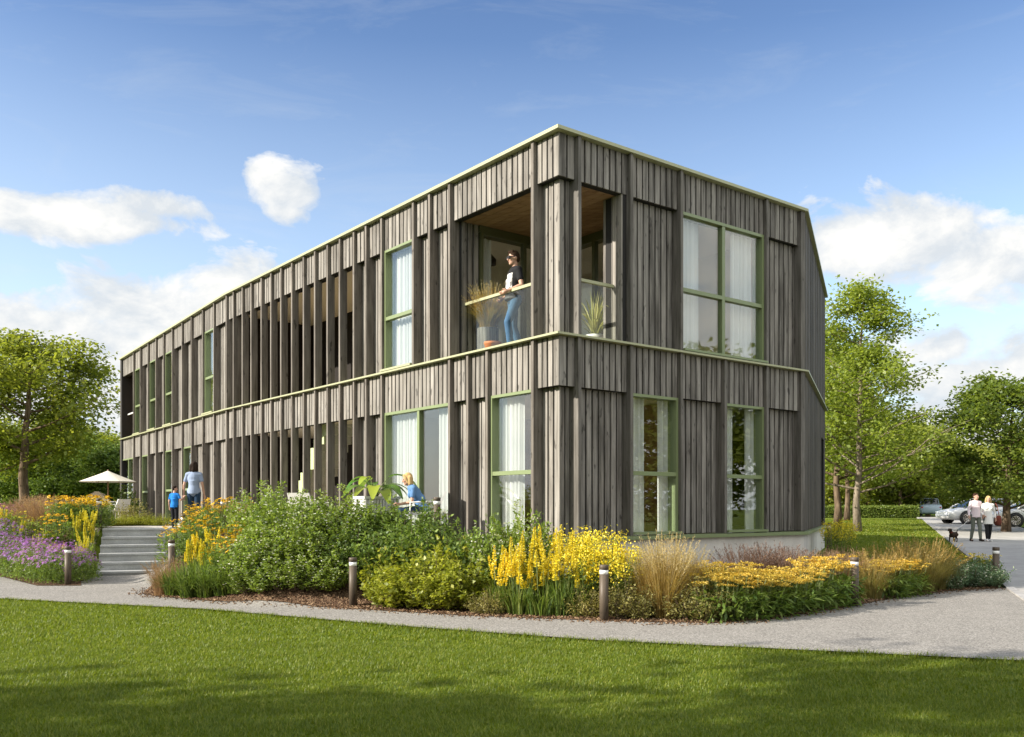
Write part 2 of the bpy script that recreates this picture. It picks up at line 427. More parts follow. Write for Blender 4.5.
def drape(name, poly, off, mat, cell=.25, kind='structure', skirt=0.0):
    bm = bmesh.new()
    from mathutils.geometry import delaunay_2d_cdt
    cv, _, cf, *_r = delaunay_2d_cdt([Vector(p[:2]) for p in poly], [], [list(range(len(poly)))], 1, 1e-5)
    vs = [bm.verts.new((p[0], p[1], 0)) for p in cv]
    for f in cf: bm.faces.new([vs[i] for i in f])
    xs = [p[0] for p in poly]; ys = [p[1] for p in poly]
    for lo, hi, ax in ((min(xs), max(xs), 0), (min(ys), max(ys), 1)):
        k = math.ceil(lo / cell) * cell
        while k < hi:
            co = [0, 0, 0]; no = [0, 0, 0]; co[ax] = k; no[ax] = 1
            bmesh.ops.bisect_plane(bm, geom=bm.verts[:] + bm.edges[:] + bm.faces[:], plane_co=co, plane_no=no)
            k += cell
    P = np.array([v.co[:] for v in bm.verts]); Z = zg(P[:, 0], P[:, 1]) + off
    for v, z in zip(bm.verts, Z): v.co.z = z
    bmesh.ops.recalc_face_normals(bm, faces=bm.faces)
    for fc in bm.faces:
        if fc.normal.z < 0: fc.normal_flip()
        fc.smooth = True
    me = bpy.data.meshes.new(name); bm.to_mesh(me); bm.free(); me.materials.append(mat)
    return tag(put(name, me), kind=kind)

FRONT = [(-22, 21.0), (-13, 17.2), (-8.6, 15.4), (-4.7, 13.85), (-1.45, 11.85), (1.0, 10.55), (3.08, 9.85), (5.09, 9.15), (6.35, 8.7)]
RL = lambda t: (9.4 + .38 * t, 17.3 + .925 * t)              # left edge of the road
BED_R = [(-6.9, 17.4), (-6.6, 16.4), (-6.07, 15.75), (-4.6, 14.7), (-3.4, 14.3), (-2.4, 13.8), (-.7, 12.95), (.66, 12.5), (1.8, 12.2), (2.7, 12.1), (3.6, 12.6), (5.3, 14.25), (6.8, 15.8), (8.27, 16.95), (9.3, 17.35)]
path_poly = FRONT + [RL(-8.5), RL(-.05)] + BED_R[::-1] + [(-7.3, 20.3), (-8.97, 19.75), (-8.75, 18.6), (-8.35, 17.75), (-9.2, 17.75), (-11, 19.7), (-14, 21.2), (-20, 24)]
drape('path', path_poly, .03, M['path'])
W = 4.25
road = [RL(-19), RL(-8.5), RL(0), RL(12), RL(30), RL(62), (RL(62)[0] + 30, RL(62)[1]), (RL(47)[0] + 30, RL(47)[1]), (RL(46)[0] + W, RL(46)[1]), (RL(30)[0] + W, RL(30)[1]), (RL(0)[0] + W, RL(0)[1]), (RL(-6)[0] + W, RL(-6)[1]), (RL(-6)[0] + 14, RL(-6)[1]), (RL(-19)[0] + 20, RL(-19)[1])]
drape('road', road, .04, M['road'], .5)
# narrow edging along both sides of the road
def strip(name, a, b, w, h, mat):
    mb = MB(); a = np.array(a); b = np.array(b); n = 30
    u = (b - a) / np.linalg.norm(b - a); r = np.array([u[1], -u[0]])
    for i in range(n):
        p = a + (b - a) * i / n; q_ = a + (b - a) * (i + .994) / n
        pts = [p - r * w / 2, q_ - r * w / 2, q_ + r * w / 2, p + r * w / 2]
        zz = [z1(*k) for k in pts]
        mb.hexa([(k[0], k[1], z - .1) for k, z in zip(pts, zz)] + [(k[0], k[1], z + h) for k, z in zip(pts, zz)])
    return tag(mb.build(name, mat), kind='structure')
strip('road_edging', RL(-19), RL(60), .14, .06, M['kerb'])
strip('road_edging', (RL(-2)[0] + W, RL(-2)[1]), (RL(46)[0] + W, RL(46)[1]), .14, .06, M['kerb'])
# planting beds
bed_r = BED_R + [(9.5, 17.9), (9.9, 19.0), (9.3, 21.2), (8.2, 21.6), (7.2, 20.6), tuple(R0 + np.array([-.1, .1])), tuple(C0 + UR * .1 + UL * .1), tuple(LP(2.6, 0)), tuple(LP(3.0, .95)), tuple(LP(3.8, 2.25)), tuple(LP(8, 2.25)), tuple(LP(9.5, 1.55)), (-8.1, 22.7), (-7.22, 20.3)]
drape('bed_soil', bed_r, .038, M['mulch'])
bed_l = [(-8.35, 17.75), (-9.2, 17.75), (-11, 19.7), (-14, 21.2), (-20, 24), (-26, 29), (-22, 33), (-15.2, 33), (-13.2, 28), (-11.6, 25.4), (-10.6, 23.2), (-9.95, 22.05), (-9.15, 19.7), (-8.75, 18.6)]
drape('bed_soil', bed_l, .038, M['mulch'])
terr = [tuple(LP(2.7, .02)), tuple(LP(3.05, .9)), tuple(LP(3.85, 2.15)), tuple(LP(7.95, 2.15)), tuple(LP(9.5, 1.45)), (-8.05, 22.8), (-9.8, 22.1), (-10.5, 23.3), (-11.5, 25.5), (-13.1, 28.1), (-15.1, 33), (-19, 37), (-22, 42), tuple(E0 + np.array([-.3, 1.0])), tuple(E0 + np.array([-.02, -.02])), tuple(K0 + np.array([-.02, -.02]))]
drape('terrace', terr, .05, M['paving'])

# one sheet of ground out to the horizon
def axis(lo, hi, near0, near1, step):
    a = list(np.arange(near0, near1 + 1e-6, step)); s = step; x = near0
    while x > lo: s *= 1.5; x -= s; a.insert(0, x)
    s = step; x = near1
    while x < hi: s *= 1.5; x += s; a.append(x)
    return np.array(a)
gx = axis(-700, 700, -24, 16, .25); gy = axis(-200, 1500, 5, 45, .25)
XX, YY = np.meshgrid(gx, gy); ZZ = zg(XX, YY)
inside = poly_dist(XX, YY, FOOT) < -1.0
ZZ = np.where(inside, .2, ZZ)
st_poly = np.array([(-9.0, 19.9), (-7.35, 20.5), (-8.2, 22.75), (-9.8, 22.15)])
ZZ = np.where(poly_dist(XX, YY, st_poly) < .0, ZZ - .30, ZZ)
for pl_ in (path_poly, road, bed_r, bed_l, terr):
    ZZ = np.where(poly_dist(XX, YY, np.array(pl_)) < -.27, ZZ - .07, ZZ)
nx, ny = len(gx), len(gy)
idx = np.arange(nx * ny).reshape(ny, nx)
q = np.stack([idx[:-1, :-1], idx[:-1, 1:], idx[1:, 1:], idx[1:, :-1]], -1).reshape(-1, 4)
tag(put('lawn', np_mesh('lawn', np.stack([XX, YY, ZZ], -1).reshape(-1, 3), [q], M['turf'], smooth=True)), kind='structure')

# stone steps up to the terrace
sd = np.array([-.355, .935]); sr = np.array([.935, .355])
b0 = np.array([-8.95, 19.72])
st = thing('stone_steps', (b0[0], b0[1], 0), 'grey stone garden steps climbing from the gravel path to the terrace', 'steps')
NS = 6; RIS = 1.05 / NS; TR = .42
for i in range(NS):
    mb = MB((b0[0], b0[1], 0))
    a = b0 + sd * (TR * i); w = 1.8
    zt = RIS * (i + 1) + (.01 if i == NS - 1 else 0)
    d0, d1 = 0.0, (TR + .03 if i < NS - 1 else .75)
    p = [a + sd * d0, a + sr * w + sd * d0, a + sr * w + sd * d1, a + sd * d1]
    mb.hexa([(k[0], k[1], zt - RIS - .12) for k in p] + [(k[0], k[1], zt - .045) for k in p])
    n0 = -.03
    p = [a + sd * n0, a + sr * w + sd * n0, a + sr * w + sd * d1, a + sd * d1]
    mb.hexa([(k[0], k[1], zt - .043) for k in p] + [(k[0], k[1], zt) for k in p])
    mb.build('step', M['steps'], st)

# loose ground cover that nobody could count
def scatter_mesh(name, pts, size, mat, flat=.35, jit=.5):
    n = len(pts); ico = np.array([[1, 0, 0], [-1, 0, 0], [0, 1, 0], [0, -1, 0], [0, 0, 1], [0, 0, -1]], float)
    fc = np.array([[0, 2, 4], [2, 1, 4], [1, 3, 4], [3, 0, 4], [2, 0, 5], [1, 2, 5], [3, 1, 5], [0, 3, 5]])
    s = size * (1 + jit * rng.uniform(-1, 1, (n, 3))); s[:, 2] *= flat
    a = rng.uniform(0, 6.28, n); c, sn = np.cos(a), np.sin(a)
    v = ico[None] * s[:, None]
    tl = rng.normal(0, .35, n)
    v = np.stack([v[..., 0] * c[:, None] - v[..., 1] * sn[:, None], v[..., 0] * sn[:, None] + v[..., 1] * c[:, None], v[..., 2] + v[..., 0] * tl[:, None]], -1)
    v += pts[:, None, :]
    f = (fc[None] + (np.arange(n) * 6)[:, None, None]).reshape(-1, 3)
    return tag(put(name, np_mesh(name, v.reshape(-1, 3), [f], mat)), kind='stuff')
def pts_in(poly, n, off=0.0):
    poly = np.array(poly); lo = poly.min(0); hi = poly.max(0); out = []
    while len(out) < n:
        q = rng.uniform(lo, hi, (n, 2)); out.extend(q[poly_dist(q[:, 0], q[:, 1], poly) < -.03])
    q = np.array(out[:n]); return np.column_stack([q, zg(q[:, 0], q[:, 1]) + off])
o = scatter_mesh('bark_mulch', pts_in(bed_r, 20000, .042), np.array([.035, .012, .012]), M['chips'], 1.0)
tag(o, 'reddish brown bark chips covering the planting bed before the house', 'mulch')
o = scatter_mesh('edge_stones', pts_in([(-9.05, 19.5), (-8.75, 18.9), (-9.0, 18.6), (-9.45, 19.6), (-10.3, 22.2), (-9.95, 22.2)], 700, .06), np.array([.05, .05, .05]), M['stones'], .6)
tag(o, 'small rounded stones lining the left side of the steps', 'stones')

pe = rng.uniform(0, 1, 1400); se = rng.integers(0, len(BED_R) - 1, 1400); be = np.array(BED_R)
q = be[se] * (1 - pe[:, None]) + be[se + 1] * pe[:, None] + np.column_stack([rng.normal(0, .10, 1400), -np.abs(rng.normal(0, .16, 1400)) + .05])
o = scatter_mesh('path_litter', np.column_stack([q, zg(q[:, 0], q[:, 1]) + .036]), np.array([.022, .011, .008]), M['chips'], 1.0)
tag(o, 'scattered bark crumbs spilled from the bed onto the path', 'bark litter')
# mown grass blades in front
fx = np.array([p[0] for p in FRONT]); fy = np.array([p[1] for p in FRONT])
def blades(poly_fn, box, dens, hh, ww):
    x0, x1, y0, y1 = box; n = int((x1 - x0) * (y1 - y0) * dens)
    x = rng.uniform(x0, x1, n); y = rng.uniform(y0, y1, n)
    k = poly_fn(x, y); return x[k], y[k]
def front_ok(x, y):
    return (y < np.interp(x, fx, fy) + .03 * np.sin(x * 9) + .02 * np.sin(x * 31)) & (np.abs(x) < y * .70 + 2.2)
xs, ys, hs, ws = [], [], [], []
for y0, y1, dens, h, w in ((4.4, 7.5, 6000, .027, .0034), (7.5, 10.5, 3600, .029, .0046), (10.5, 17, 1900, .031, .007)):
    x, y = blades(front_ok, (-14, 9, y0, y1), dens, h, w)
    xs.append(x); ys.append(y); hs.append(np.full(len(x), h)); ws.append(np.full(len(x), w))
# tufts hanging over the edge of the path
xe = rng.uniform(-12, 6.2, 9000); ye = np.interp(xe, fx, fy) + rng.normal(0.0, .03, 9000)
xs.append(xe); ys.append(ye); hs.append(np.full(9000, .05)); ws.append(np.full(9000, .007))
x = np.concatenate(xs); y = np.concatenate(ys); h = np.concatenate(hs); w = np.concatenate(ws); n = len(x)
h *= rng.uniform(.45, 1.3, n) * (1 + .28 * np.sin(x * 5.1 + 2 * np.sin(y * 3.7)) * np.sin(y * 6.3 + 1.7 * np.sin(x * 4.1))); a = rng.uniform(0, 6.28, n); ln = rng.uniform(.2, 1.3, n) * h
z = zg(x, y)
v = np.zeros((n, 3, 3))
v[:, 0] = np.stack([x - np.sin(a) * w, y + np.cos(a) * w, z], -1)
v[:, 1] = np.stack([x + np.sin(a) * w, y - np.cos(a) * w, z], -1)
v[:, 2] = np.stack([x + np.cos(a) * ln, y + np.sin(a) * ln, z + h], -1)
o = put('lawn_grass', np_mesh('lawn_grass', v.reshape(-1, 3), [np.arange(3 * n).reshape(-1, 3)], M['lawnblade']))
tag(o, 'short mown green grass of the lawn in the foreground', 'grass', kind='stuff')
# grass of the lawn beyond the house, coarser as it is far away
n = 90000
y = rng.uniform(19, 62, n); x = (rng.uniform(815, 1030, n) - 512) / F * y
lft = 9.4 + .38 * (y - 17.3) / .925
ok = ((x < lft - .1) & (poly_dist(x, y, np.array(bed_r)) > .0) & (poly_dist(x, y, FOOT) > .1)) | ((x > lft + W + .15) & (y < 44))
x, y = x[ok], y[ok]; n = len(x); a = rng.uniform(0, 6.28, n); h = rng.uniform(.03, .07, n); w = .012 + .0006 * y; z = zg(x, y)
v = np.zeros((n, 3, 3))
v[:, 0] = np.stack([x - np.sin(a) * w, y + np.cos(a) * w, z], -1)
v[:, 1] = np.stack([x + np.sin(a) * w, y - np.cos(a) * w, z], -1)
v[:, 2] = np.stack([x + np.cos(a) * h * .5, y + np.sin(a) * h * .5, z + h], -1)
o = put('lawn_grass', np_mesh('far_lawn_grass', v.reshape(-1, 3), [np.arange(3 * n).reshape(-1, 3)], M['lawnblade']))
tag(o, 'green grass of the lawn behind the house beside the driveway', 'grass', kind='stuff')
# ------------------------------------------------------------------ the timber building
class Fac:
    def __init__(s, o, u, out):
        s.o = np.array(o); s.u = np.array(u); s.n = np.array(out)
    def p(s, a, d, z):
        q = s.o + s.u * a + s.n * d; return (q[0], q[1], z)
    def box(s, mb, a0, a1, d0, d1, z0, z1, mi=0):
        mb.hexa([s.p(a0, d0, z0), s.p(a1, d0, z0), s.p(a1, d1, z0), s.p(a0, d1, z0), s.p(a0, d0, z1), s.p(a1, d0, z1), s.p(a1, d1, z1), s.p(a0, d1, z1)], mi)
    def s_px(s, px):
        k = (px - 512) / F
        return (s.o[0] - k * s.o[1]) / (k * s.u[1] - s.u[0])
FL = Fac(C0, UL, (-.7895, -.6137))
F2 = Fac(K0, U2, (-.823, -.568))
FR = Fac(C0, UR, (.6139, -.7895))
F3 = Fac(R0, U3, (U3[1], -U3[0]))
BO = Vector((C0[0], C0[1], 0))
bld = thing('timber_house', BO, 'two-storey house clad in dark weathered vertical boards with projecting fins and green window frames', 'building')
DREC, DFAS = -.21, -.085          # faces of the recessed boards and of the proud fascia boards
TH = .03
def boards(mb, fac, a0, a1, z0, z1, d, pitch=.145, gap=.037, back=True):
    w = a1 - a0
    n = max(1, round(w / pitch)); p = w / n
    for i in range(n):
        j = random.uniform(-.004, .004)
        fac.box(mb, a0 + p * i + gap / 2, a0 + p * (i + 1) - gap / 2, d - TH, d + j, z0, z1, 0)
    if back: fac.box(mb, a0, a1, d - .17, d - TH + .004, z0 + .003, z1 - .003, 1)
ZFU, ZFL = 6.88, 3.52             # undersides of the upper and the lower fascia
FW = .066                         # fin thickness
clad = {k: MB(BO) for k in ('L', '2', 'R', '3')}
def fin(fac, a, z0, z1, w=FW, back=-.235):
    mb = MB(BO); 
    fac.box(mb, a - w / 2, a + w / 2, back, -.012 + random.uniform(-.004, .004), z0, z1)
    mb.build('timber_fin', M['finr' if fac is FR else 'fin'], bld)
def window(fac, a0, a1, z0, z1, mull=(), transom=None, d=-.135, frame=M['green'], reveal=True, t=.048):
    """frame with mullions; the glass is a sub-part"""
    mb = MB(BO)
    df, db = d + .05, d - .05
    dr = -.07 if reveal else df
    fac.box(mb, a0, a0 + t, db - .12, dr, z0, z1); fac.box(mb, a1 - t, a1, db - .12, dr, z0, z1)
    fac.box(mb, a0 + t, a1 - t, db - .12, dr + .0 if reveal else df, z1 - t, z1)
    fac.box(mb, a0 + t, a1 - t, db, df, z0, z0 + t)
    for m in mull: fac.box(mb, m - t * .75, m + t * .75, db, df + .004, z0 + t, z1 - t)
    if transom: 
        xs = [a0 + t] + [x for m in mull for x in (m - t * .75, m + t * .75)] + [a1 - t]
        for i in range(0, len(xs), 2): 
            fac.box(mb, xs[i], xs[i + 1], db, df + .008, transom - .035, transom + .035)
    # inner sash lines
    w = mb.build('window', frame, bld)
    g = MB(BO); fac.box(g, a0 + t * .6, a1 - t * .6, d - .012, d, z0 + t * .6, z1 - t * .6); g.build('pane', M['glass'], w)
    sl = MB(BO); fac.box(sl, a0 - .0, a1 + .0, df, .035, z0 + .004, z0 + .045); sl.build('sill', M['trim'] if fac is not FR else M['green'], w)
    return w

def bays(fac, key, edges, kinds, z0, zf, zt, floor_z):
    """edges are fin positions along the facade; kinds name what fills each bay"""
    mb = clad[key]
    for i, k in enumerate(kinds):
        a, b = edges[i], edges[i + 1]
        lo, hi = min(a, b) + FW / 2, max(a, b) - FW / 2
        boards(mb, fac, lo, hi, zf, zt, DFAS)
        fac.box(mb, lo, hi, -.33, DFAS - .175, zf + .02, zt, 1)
        if k == 'panel':
            boards(mb, fac, lo, hi, z0, zf - .004, DREC)
        elif k[:3] == 'win':
            tr = floor_z + 1.12
            mull = [lo + (hi - lo) * .5] if k == 'win2' else ()
            window(fac, lo, hi, z0, zf - .004, mull, tr if k != 'win2b' else None)
# ---- long facade, first length
LPX = [225, 232.8, 241.7, 250.4, 260.7, 270.2, 280.3, 291, 302.8, 314.2, 326.7, 339, 352.8, 365, 380.4]
sL = [FL.s_px(x) for x in LPX]; sL[0] = 14.42 - .04
up = sL + [FL.s_px(x) for x in (412, 428.3, 448.5)]
lo = sL + [FL.s_px(x) for x in (448.5, 466.6, 486)]
s531 = FL.s_px(531.5)
opn = ['open'] * 11
ZC = ZT - .05
bays(FL, 'L', up, ['panel'] + opn + ['panel', 'panel', 'win', 'panel', 'panel'], ZB + .02, ZFU, ZC, ZB)
bays(FL, 'L', lo, ['panel'] + opn + ['panel', 'panel', 'none', 'panel', 'panel'], ZF + .02, ZFL, ZB - .03, ZF)
# wide double window and the tall one near the corner
a0, a1 = lo[-3] + FW / 2, lo[-4] - FW / 2
window(FL, a0, a1, ZF + .02, ZFL - .004, [a0 + (a1 - a0) * .47], None, t=.055)
bays(FL, 'L', [lo[-1], s531], ['win'], ZF + .02, ZFL, ZB - .03, ZF)
# balcony fascia and the corner pier
bays(FL, 'L', [up[-1], s531], ['open'], ZB + .02, ZFU, ZC, ZB)
for k_, a in enumerate(up[:15]): fin(FL, a, ZF, ZC, back=-.185 if 1 < k_ < 12 else -.235)
for a in up[15:]: fin(FL, a, ZB - .0, ZC)
for a in lo[15:]: fin(FL, a, ZF, ZB)
fin(FL, s531, ZF, ZC)
# ---- long facade, second length
PX2 = [132.8, 139.8, 147.5, 155.3, 163, 171.6, 181.2, 190.7, 202, 213]
s2 = [13.8 - .04] + [F2.s_px(x) for x in PX2] + [.04]
bays(F2, '2', s2, ['open', 'win', 'panel', 'win', 'panel', 'win', 'panel', 'panel', 'panel', 'win', 'panel'], ZB + .02, ZFU, ZC, ZB)
bays(F2, '2', s2, ['win2', 'panel', 'win', 'panel', 'panel', 'win', 'panel', 'win', 'panel', 'panel', 'panel'], ZF + .02, ZFL, ZB - .03, ZF)
for a in s2[:-1]: fin(F2, a, ZF, ZC)
# ---- short facade
rpx = [580.3, 632.5, 682.5, 726.5, 768]
sR = [FR.s_px(x) for x in rpx]; sRe = 6.67
gap0 = .12
bays(FR, 'R', [sR[2], sR[4], ], ['none'], ZB + .02, ZFU, ZC, ZB)
a0, a1 = sR[2] + FW / 2, sR[4] - FW / 2
window(FR, a0, a1, ZB + .02, ZFU - .004, [a0 + (a1 - a0) * .5], ZB + 1.14, t=.055)
bays(FR, 'R', [sR[0], sR[1]], ['open'], ZB + .02, ZFU, ZC, ZB)
bays(FR, 'R', [sR[1], sR[2]], ['panel'], ZB + .02, ZFU, ZC, ZB)
bays(FR, 'R', [sR[4], sRe], ['panel'], ZB + .02, ZFU, ZC, ZB)
bays(FR, 'R', sR + [sRe], ['panel', 'win', 'panel', 'win', 'panel'], ZF + .06, ZFL, ZB - .03, ZF)
for a in (sR[0], sR[1], sR[2], sR[4]): fin(FR, a, ZF + .05, ZC)
fin(FR, sR[3], ZF + .05, ZB)
# corner boards where the short side turns into the far side
cb = MB(BO); FR.box(cb, 6.52, 6.655, -.33, -.03, ZF + .06, ZC); cb.build('corner_board', M['finr'], bld)
# ---- the corner pier: boards turn the corner on both sides
for z0, zf, zt in ((ZB + .02, ZFU, ZC), (ZF + .06, ZFL, ZB - .03)):
    boards(clad['L'], FL, -DFAS * .0 + .09, s531 - FW / 2, zf, zt, DFAS, back=False)
    boards(clad['R'], FR, .09, sR[0] - FW / 2, zf, zt, DFAS, back=False)
    boards(clad['L'], FL, .215, s531 - FW / 2, z0, zf - .004, DREC, pitch=.15, back=False)
    boards(clad['R'], FR, .215, sR[0] - FW / 2, z0, zf - .004, DREC, pitch=.13, back=False)
    q = lambda a, b: C0 + UL * a + UR * b
    mb = clad['L']
    c = [q(.118, .118), q(.118, sR[0]), q(s531, sR[0]), q(s531, .118)]
    mb.prism([tuple(x) for x in c], zf, zt - .002, 1)
    c = [q(.243, .243), q(.243, sR[0] - .02), q(s531 - .02, sR[0] - .02), q(s531 - .02, .243)]
    mb.prism([tuple(x) for x in c], z0, zf + .002, 1)
    # corner posts where the two runs of boards meet
    mb.prism([tuple(x) for x in (q(.085, .085), q(.085, .112), q(.112, .112), q(.112, .085))], zf, zt, 0)
    mb.prism([tuple(x) for x in (q(.21, .21), q(.21, .238), q(.238, .238), q(.238, .21))], z0, zf - .004, 0)
# ---- far short side, boards in one plane with a tall dark opening near its end
boards(clad['3'], F3, .03, 6.2, ZF + .05, ZB - .03, -.05, pitch=.24, gap=.07); boards(clad['3'], F3, .03, 8.17, ZB + .03, ZC, -.05, pitch=.24, gap=.07)
boards(clad['3'], F3, 7.5, 8.17, ZF + .05, ZB - .03, -.05); boards(clad['3'], F3, 6.2, 7.5, 3.45, ZB - .03, -.05)
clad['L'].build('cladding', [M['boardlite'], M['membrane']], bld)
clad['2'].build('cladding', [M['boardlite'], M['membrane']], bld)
clad['R'].build('cladding', [M['board'], M['membrane']], bld)
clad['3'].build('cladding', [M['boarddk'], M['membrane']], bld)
dr = MB(BO); F3.box(dr, 6.2, 7.5, -.9, -.85, ZF, 3.45); F3.box(dr, 6.15, 6.2, -.9, -.05, ZF, 3.45); F3.box(dr, 7.5, 7.55, -.9, -.05, ZF, 3.45)  # black sheets stand for the shaded inside of the opening
tag(dr.build('dark_opening', M['black'], bld), 'recess in the far side, its shade given by black sheets')
# back walls (never seen from here)
bw = MB(BO)
for a, b in ((T0, EB), (EB, E0)):
    u = (b - a) / np.linalg.norm(b - a); f = Fac(a, u, (u[1], -u[0])); boards(bw, f, 0.02, np.linalg.norm(b - a) - .02, .4, ZC, -.05, pitch=.3)
bw.build('cladding', [M['board'], M['membrane']], bld)

def offset_poly(pts, d, closed=False):
    """offset an open chain to its right-hand side by d (mitred)"""
    pts = [np.array(p) for p in pts]; out = []
    for i, p in enumerate(pts):
        ns = []
        if i > 0: u = (p - pts[i - 1]); u /= np.linalg.norm(u); ns.append(np.array([u[1], -u[0]]))
        if i < len(pts) - 1: u = (pts[i + 1] - p); u /= np.linalg.norm(u); ns.append(np.array([u[1], -u[0]]))
        n = sum(ns) / len(ns); n = n / (n @ n) if len(ns) > 1 else n
        out.append(p + n * d)
    return out
CH_ = [E0, K0, C0, R0, T0]      # walking this way the outside lies to the right-hand side
def trim(name, chain, din, dout, z0, z1, mats):
    i = offset_poly(chain, din); o = offset_poly(chain, dout)
    mb = MB(BO)
    for k in range(len(chain) - 1):
        mb.hexa([(*i[k], z0), (*o[k], z0), (*o[k + 1], z0), (*i[k + 1], z0), (*i[k], z1), (*o[k], z1), (*o[k + 1], z1), (*i[k + 1], z1)])
    return mb.build(name, mats, bld)
u = (E0 - K0)
trim('roof_edge', CH_, -.30, .03, ZC + .003, ZT + .008, M['trim'])
trim('storey_band', CH_, -.30, .035, ZB - .022, ZB + .012, M['trim'])
trim('base_strip', [C0, R0, T0], -.25, .035, ZF - .02, ZF + .045, M['green'])
trim('base_strip', [E0, K0, C0], -.25, -.02, ZF - .03, ZF + .015, M['black'])
trim('plinth', [E0, K0, C0, R0, T0], -.6, -.06, -.15, ZF - .022, M['plinth'])
# roof, floors, ceilings
def inset(d): return [tuple(x) for x in offset_poly([EB, E0, K0, C0, R0, T0, EB], -d)][1:-1] + [tuple(EB)]
rf = MB(BO); rf.prism(inset(.29), ZC - .35, ZC - .06); rf.build('roof', M['roof'], bld)
# balcony recess at the corner: UR 0..2.67 deep, UL 0..3.0
Q = lambda a, b: C0 + UL * a + UR * b       # a along the long side, b along the short side
BA, BB, BR = 3.0, 2.67, 1.51
ZBF = 4.24
sl = MB(BO); sl.prism(inset(.3), 3.95, ZBF); sl.build('floor_slab', M['floorwood'], bld)
gs = MB(BO); gs.prism(inset(.5), .5, ZF - .03); gs.build('floor_slab', M['floorwood'], bld)
cl = MB(BO); cl.prism([tuple(x) for x in offset_poly([EB, E0, K0, C0 + UL * 3.2 + UR * .0, Q(3.2, 3.0), Q(.5, 3.0), Q(.3, 6.0), T0 + np.array([-.5, 0]), EB], -.4)][1:-1] + [tuple(EB)], 6.93, 7.2) if False else cl.prism(inset(.42), 6.98, 7.2)
cl.build('ceiling', M['interior'], bld)
c2 = MB(BO); c2.prism(inset(.42), 3.62, 3.93); c2.build('ceiling', M['interior'], bld)
sf = MB(BO)
m_ = 14
for i in range(m_):
    b0, b1 = .27 + (BB - .2) * i / m_, .27 + (BB - .2) * (i + .95) / m_
    sf.prism([tuple(Q(.27, b0)), tuple(Q(.27, b1)), tuple(Q(BA + .1, b1)), tuple(Q(BA + .1, b0))][::-1], ZFU + .005, ZFU + .04)
m, t, out = None, None, None
sf.build('balcony_soffit', M['soffit'], bld)
bk = MB(BO)
bk.prism([tuple(Q(.27, .27)), tuple(Q(.27, BB + .2)), tuple(Q(BA + .2, BB + .2)), tuple(Q(BA + .2, .27))], ZFU + .043, 6.975); bk.build('soffit_board', M['membrane'], bld)
# left return wall, glazed back walls, boarded return on the right
fA = Fac(Q(BA, 0), UR, -UL)                 # wall at the back of the left opening, faces the corner
fB = Fac(Q(0, BB), UL, -UR)                 # wall facing the long side opening
fC = Fac(Q(.48, BR), UR, UL * -1)           # behind the short facade
rw = MB(BO)
rg = MB(BO); boards(rg, fA, .22, .62, ZBF + .01, ZFU, 0, pitch=.13); rg.build('balcony_wall', [M['board'], M['membrane']], bld)
boards(rw, fB, -.0 + .48, 1.05, ZBF + .01, ZFU, 0, pitch=.14)
fD = Fac(Q(0, BR), UL, -UR)
boards(rw, fD, .1, .56, ZBF + .01, ZFU, 0, pitch=.115, gap=.016, back=False)
fD.box(rw, .1, .52, -.10, -TH + .002, ZBF + .01, ZFU - .003, 1)
fE = Fac(Q(.52, BR), UR, UL); boards(rw, fE, .0, BB - BR, ZBF + .01, ZFU, 0, pitch=.14)
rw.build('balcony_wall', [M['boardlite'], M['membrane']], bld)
window(fA, .64, BB - .02, ZBF + .01, ZFU - .12, [.64 + 1.05], None, d=.0, frame=M['frame_yel'], reveal=False)
window(fB, 1.07, BA - .03, ZBF + .01, ZFU - .12, [2.0], None, d=.0, frame=M['frame_yel'], reveal=False)
hd = MB(BO); fA.box(hd, .62, BB, -.05, .03, ZFU - .118, ZFU); fB.box(hd, 1.05, BA, -.05, .03, ZFU - .118, ZFU); hd.build('window_head', M['frame_yel'], bld)
# railing: rail and glass in both openings
rl = MB(BO)
FL.box(rl, s531 - .1, up[-1] - .04, -.34, -.285, ZB + .98, ZB + 1.03)
ra = rl.build('balcony_rail', M['trim'], bld)
g = MB(BO); FL.box(g, s531 - .1, up[-1] - .04, -.318, -.306, ZB - .02, ZB + .98); g.build('rail_glass', M['railglass'], ra)
rl = MB(BO)
FR.box(rl, sR[0] - .06, BR, -.34, -.285, ZB + .98, ZB + 1.03)
ra = rl.build('balcony_rail', M['trim'], bld)
g = MB(BO); FR.box(g, sR[0] - .06, BR, -.318, -.306, ZB - .02, ZB + .98); g.build('rail_glass', M['railglass'], ra)
rl = MB(BO); F2.box(rl, s2[1], s2[0], -.3, -.25, ZB + .98, ZB + 1.03); tag(rl.build('balcony_rail', M['white'], bld), 'thin white rail in the far corner balcony')
# interior walls: gallery shade is put into near-black boards, rooms are pale
iw = MB(BO)
gA, gB = lo[12] - .05, 14.1                  # gallery runs from sL[12] to the fold
def wall(mb, a0, b0, a1, b1, z0, z1, t=.12, mi=0):
    p, q_ = Q(a0, b0), Q(a1, b1); u = (q_ - p) / np.linalg.norm(q_ - p); f = Fac(p, u, (u[1], -u[0]))
    f.box(mb, 0, np.linalg.norm(q_ - p), -t / 2, t / 2, z0, z1, mi)
s352 = sL[12]
for z0, z1_ in ((ZF - .01, 3.63), (ZBF, 6.985)):
    wall(iw, s352 - .1, .3, s352 - .1, 8, z0, z1_)                                # between the rooms and the gallery
    wall(iw, s352 - .1, 4.9, .6, 4.9, z0, z1_) if z0 < 2 else None
wall(iw, BA + 2.4, .3, BA + 2.4, 6.4, ZBF, 6.985)
wall(iw, s352, 6.05, .6, 6.05, ZBF, 6.985)
wall(iw, .3, BB + .9, .3 + 5, BB + .9, ZBF, 6.985) if False else None
iw.build('interior_wall', M['interior'], bld)
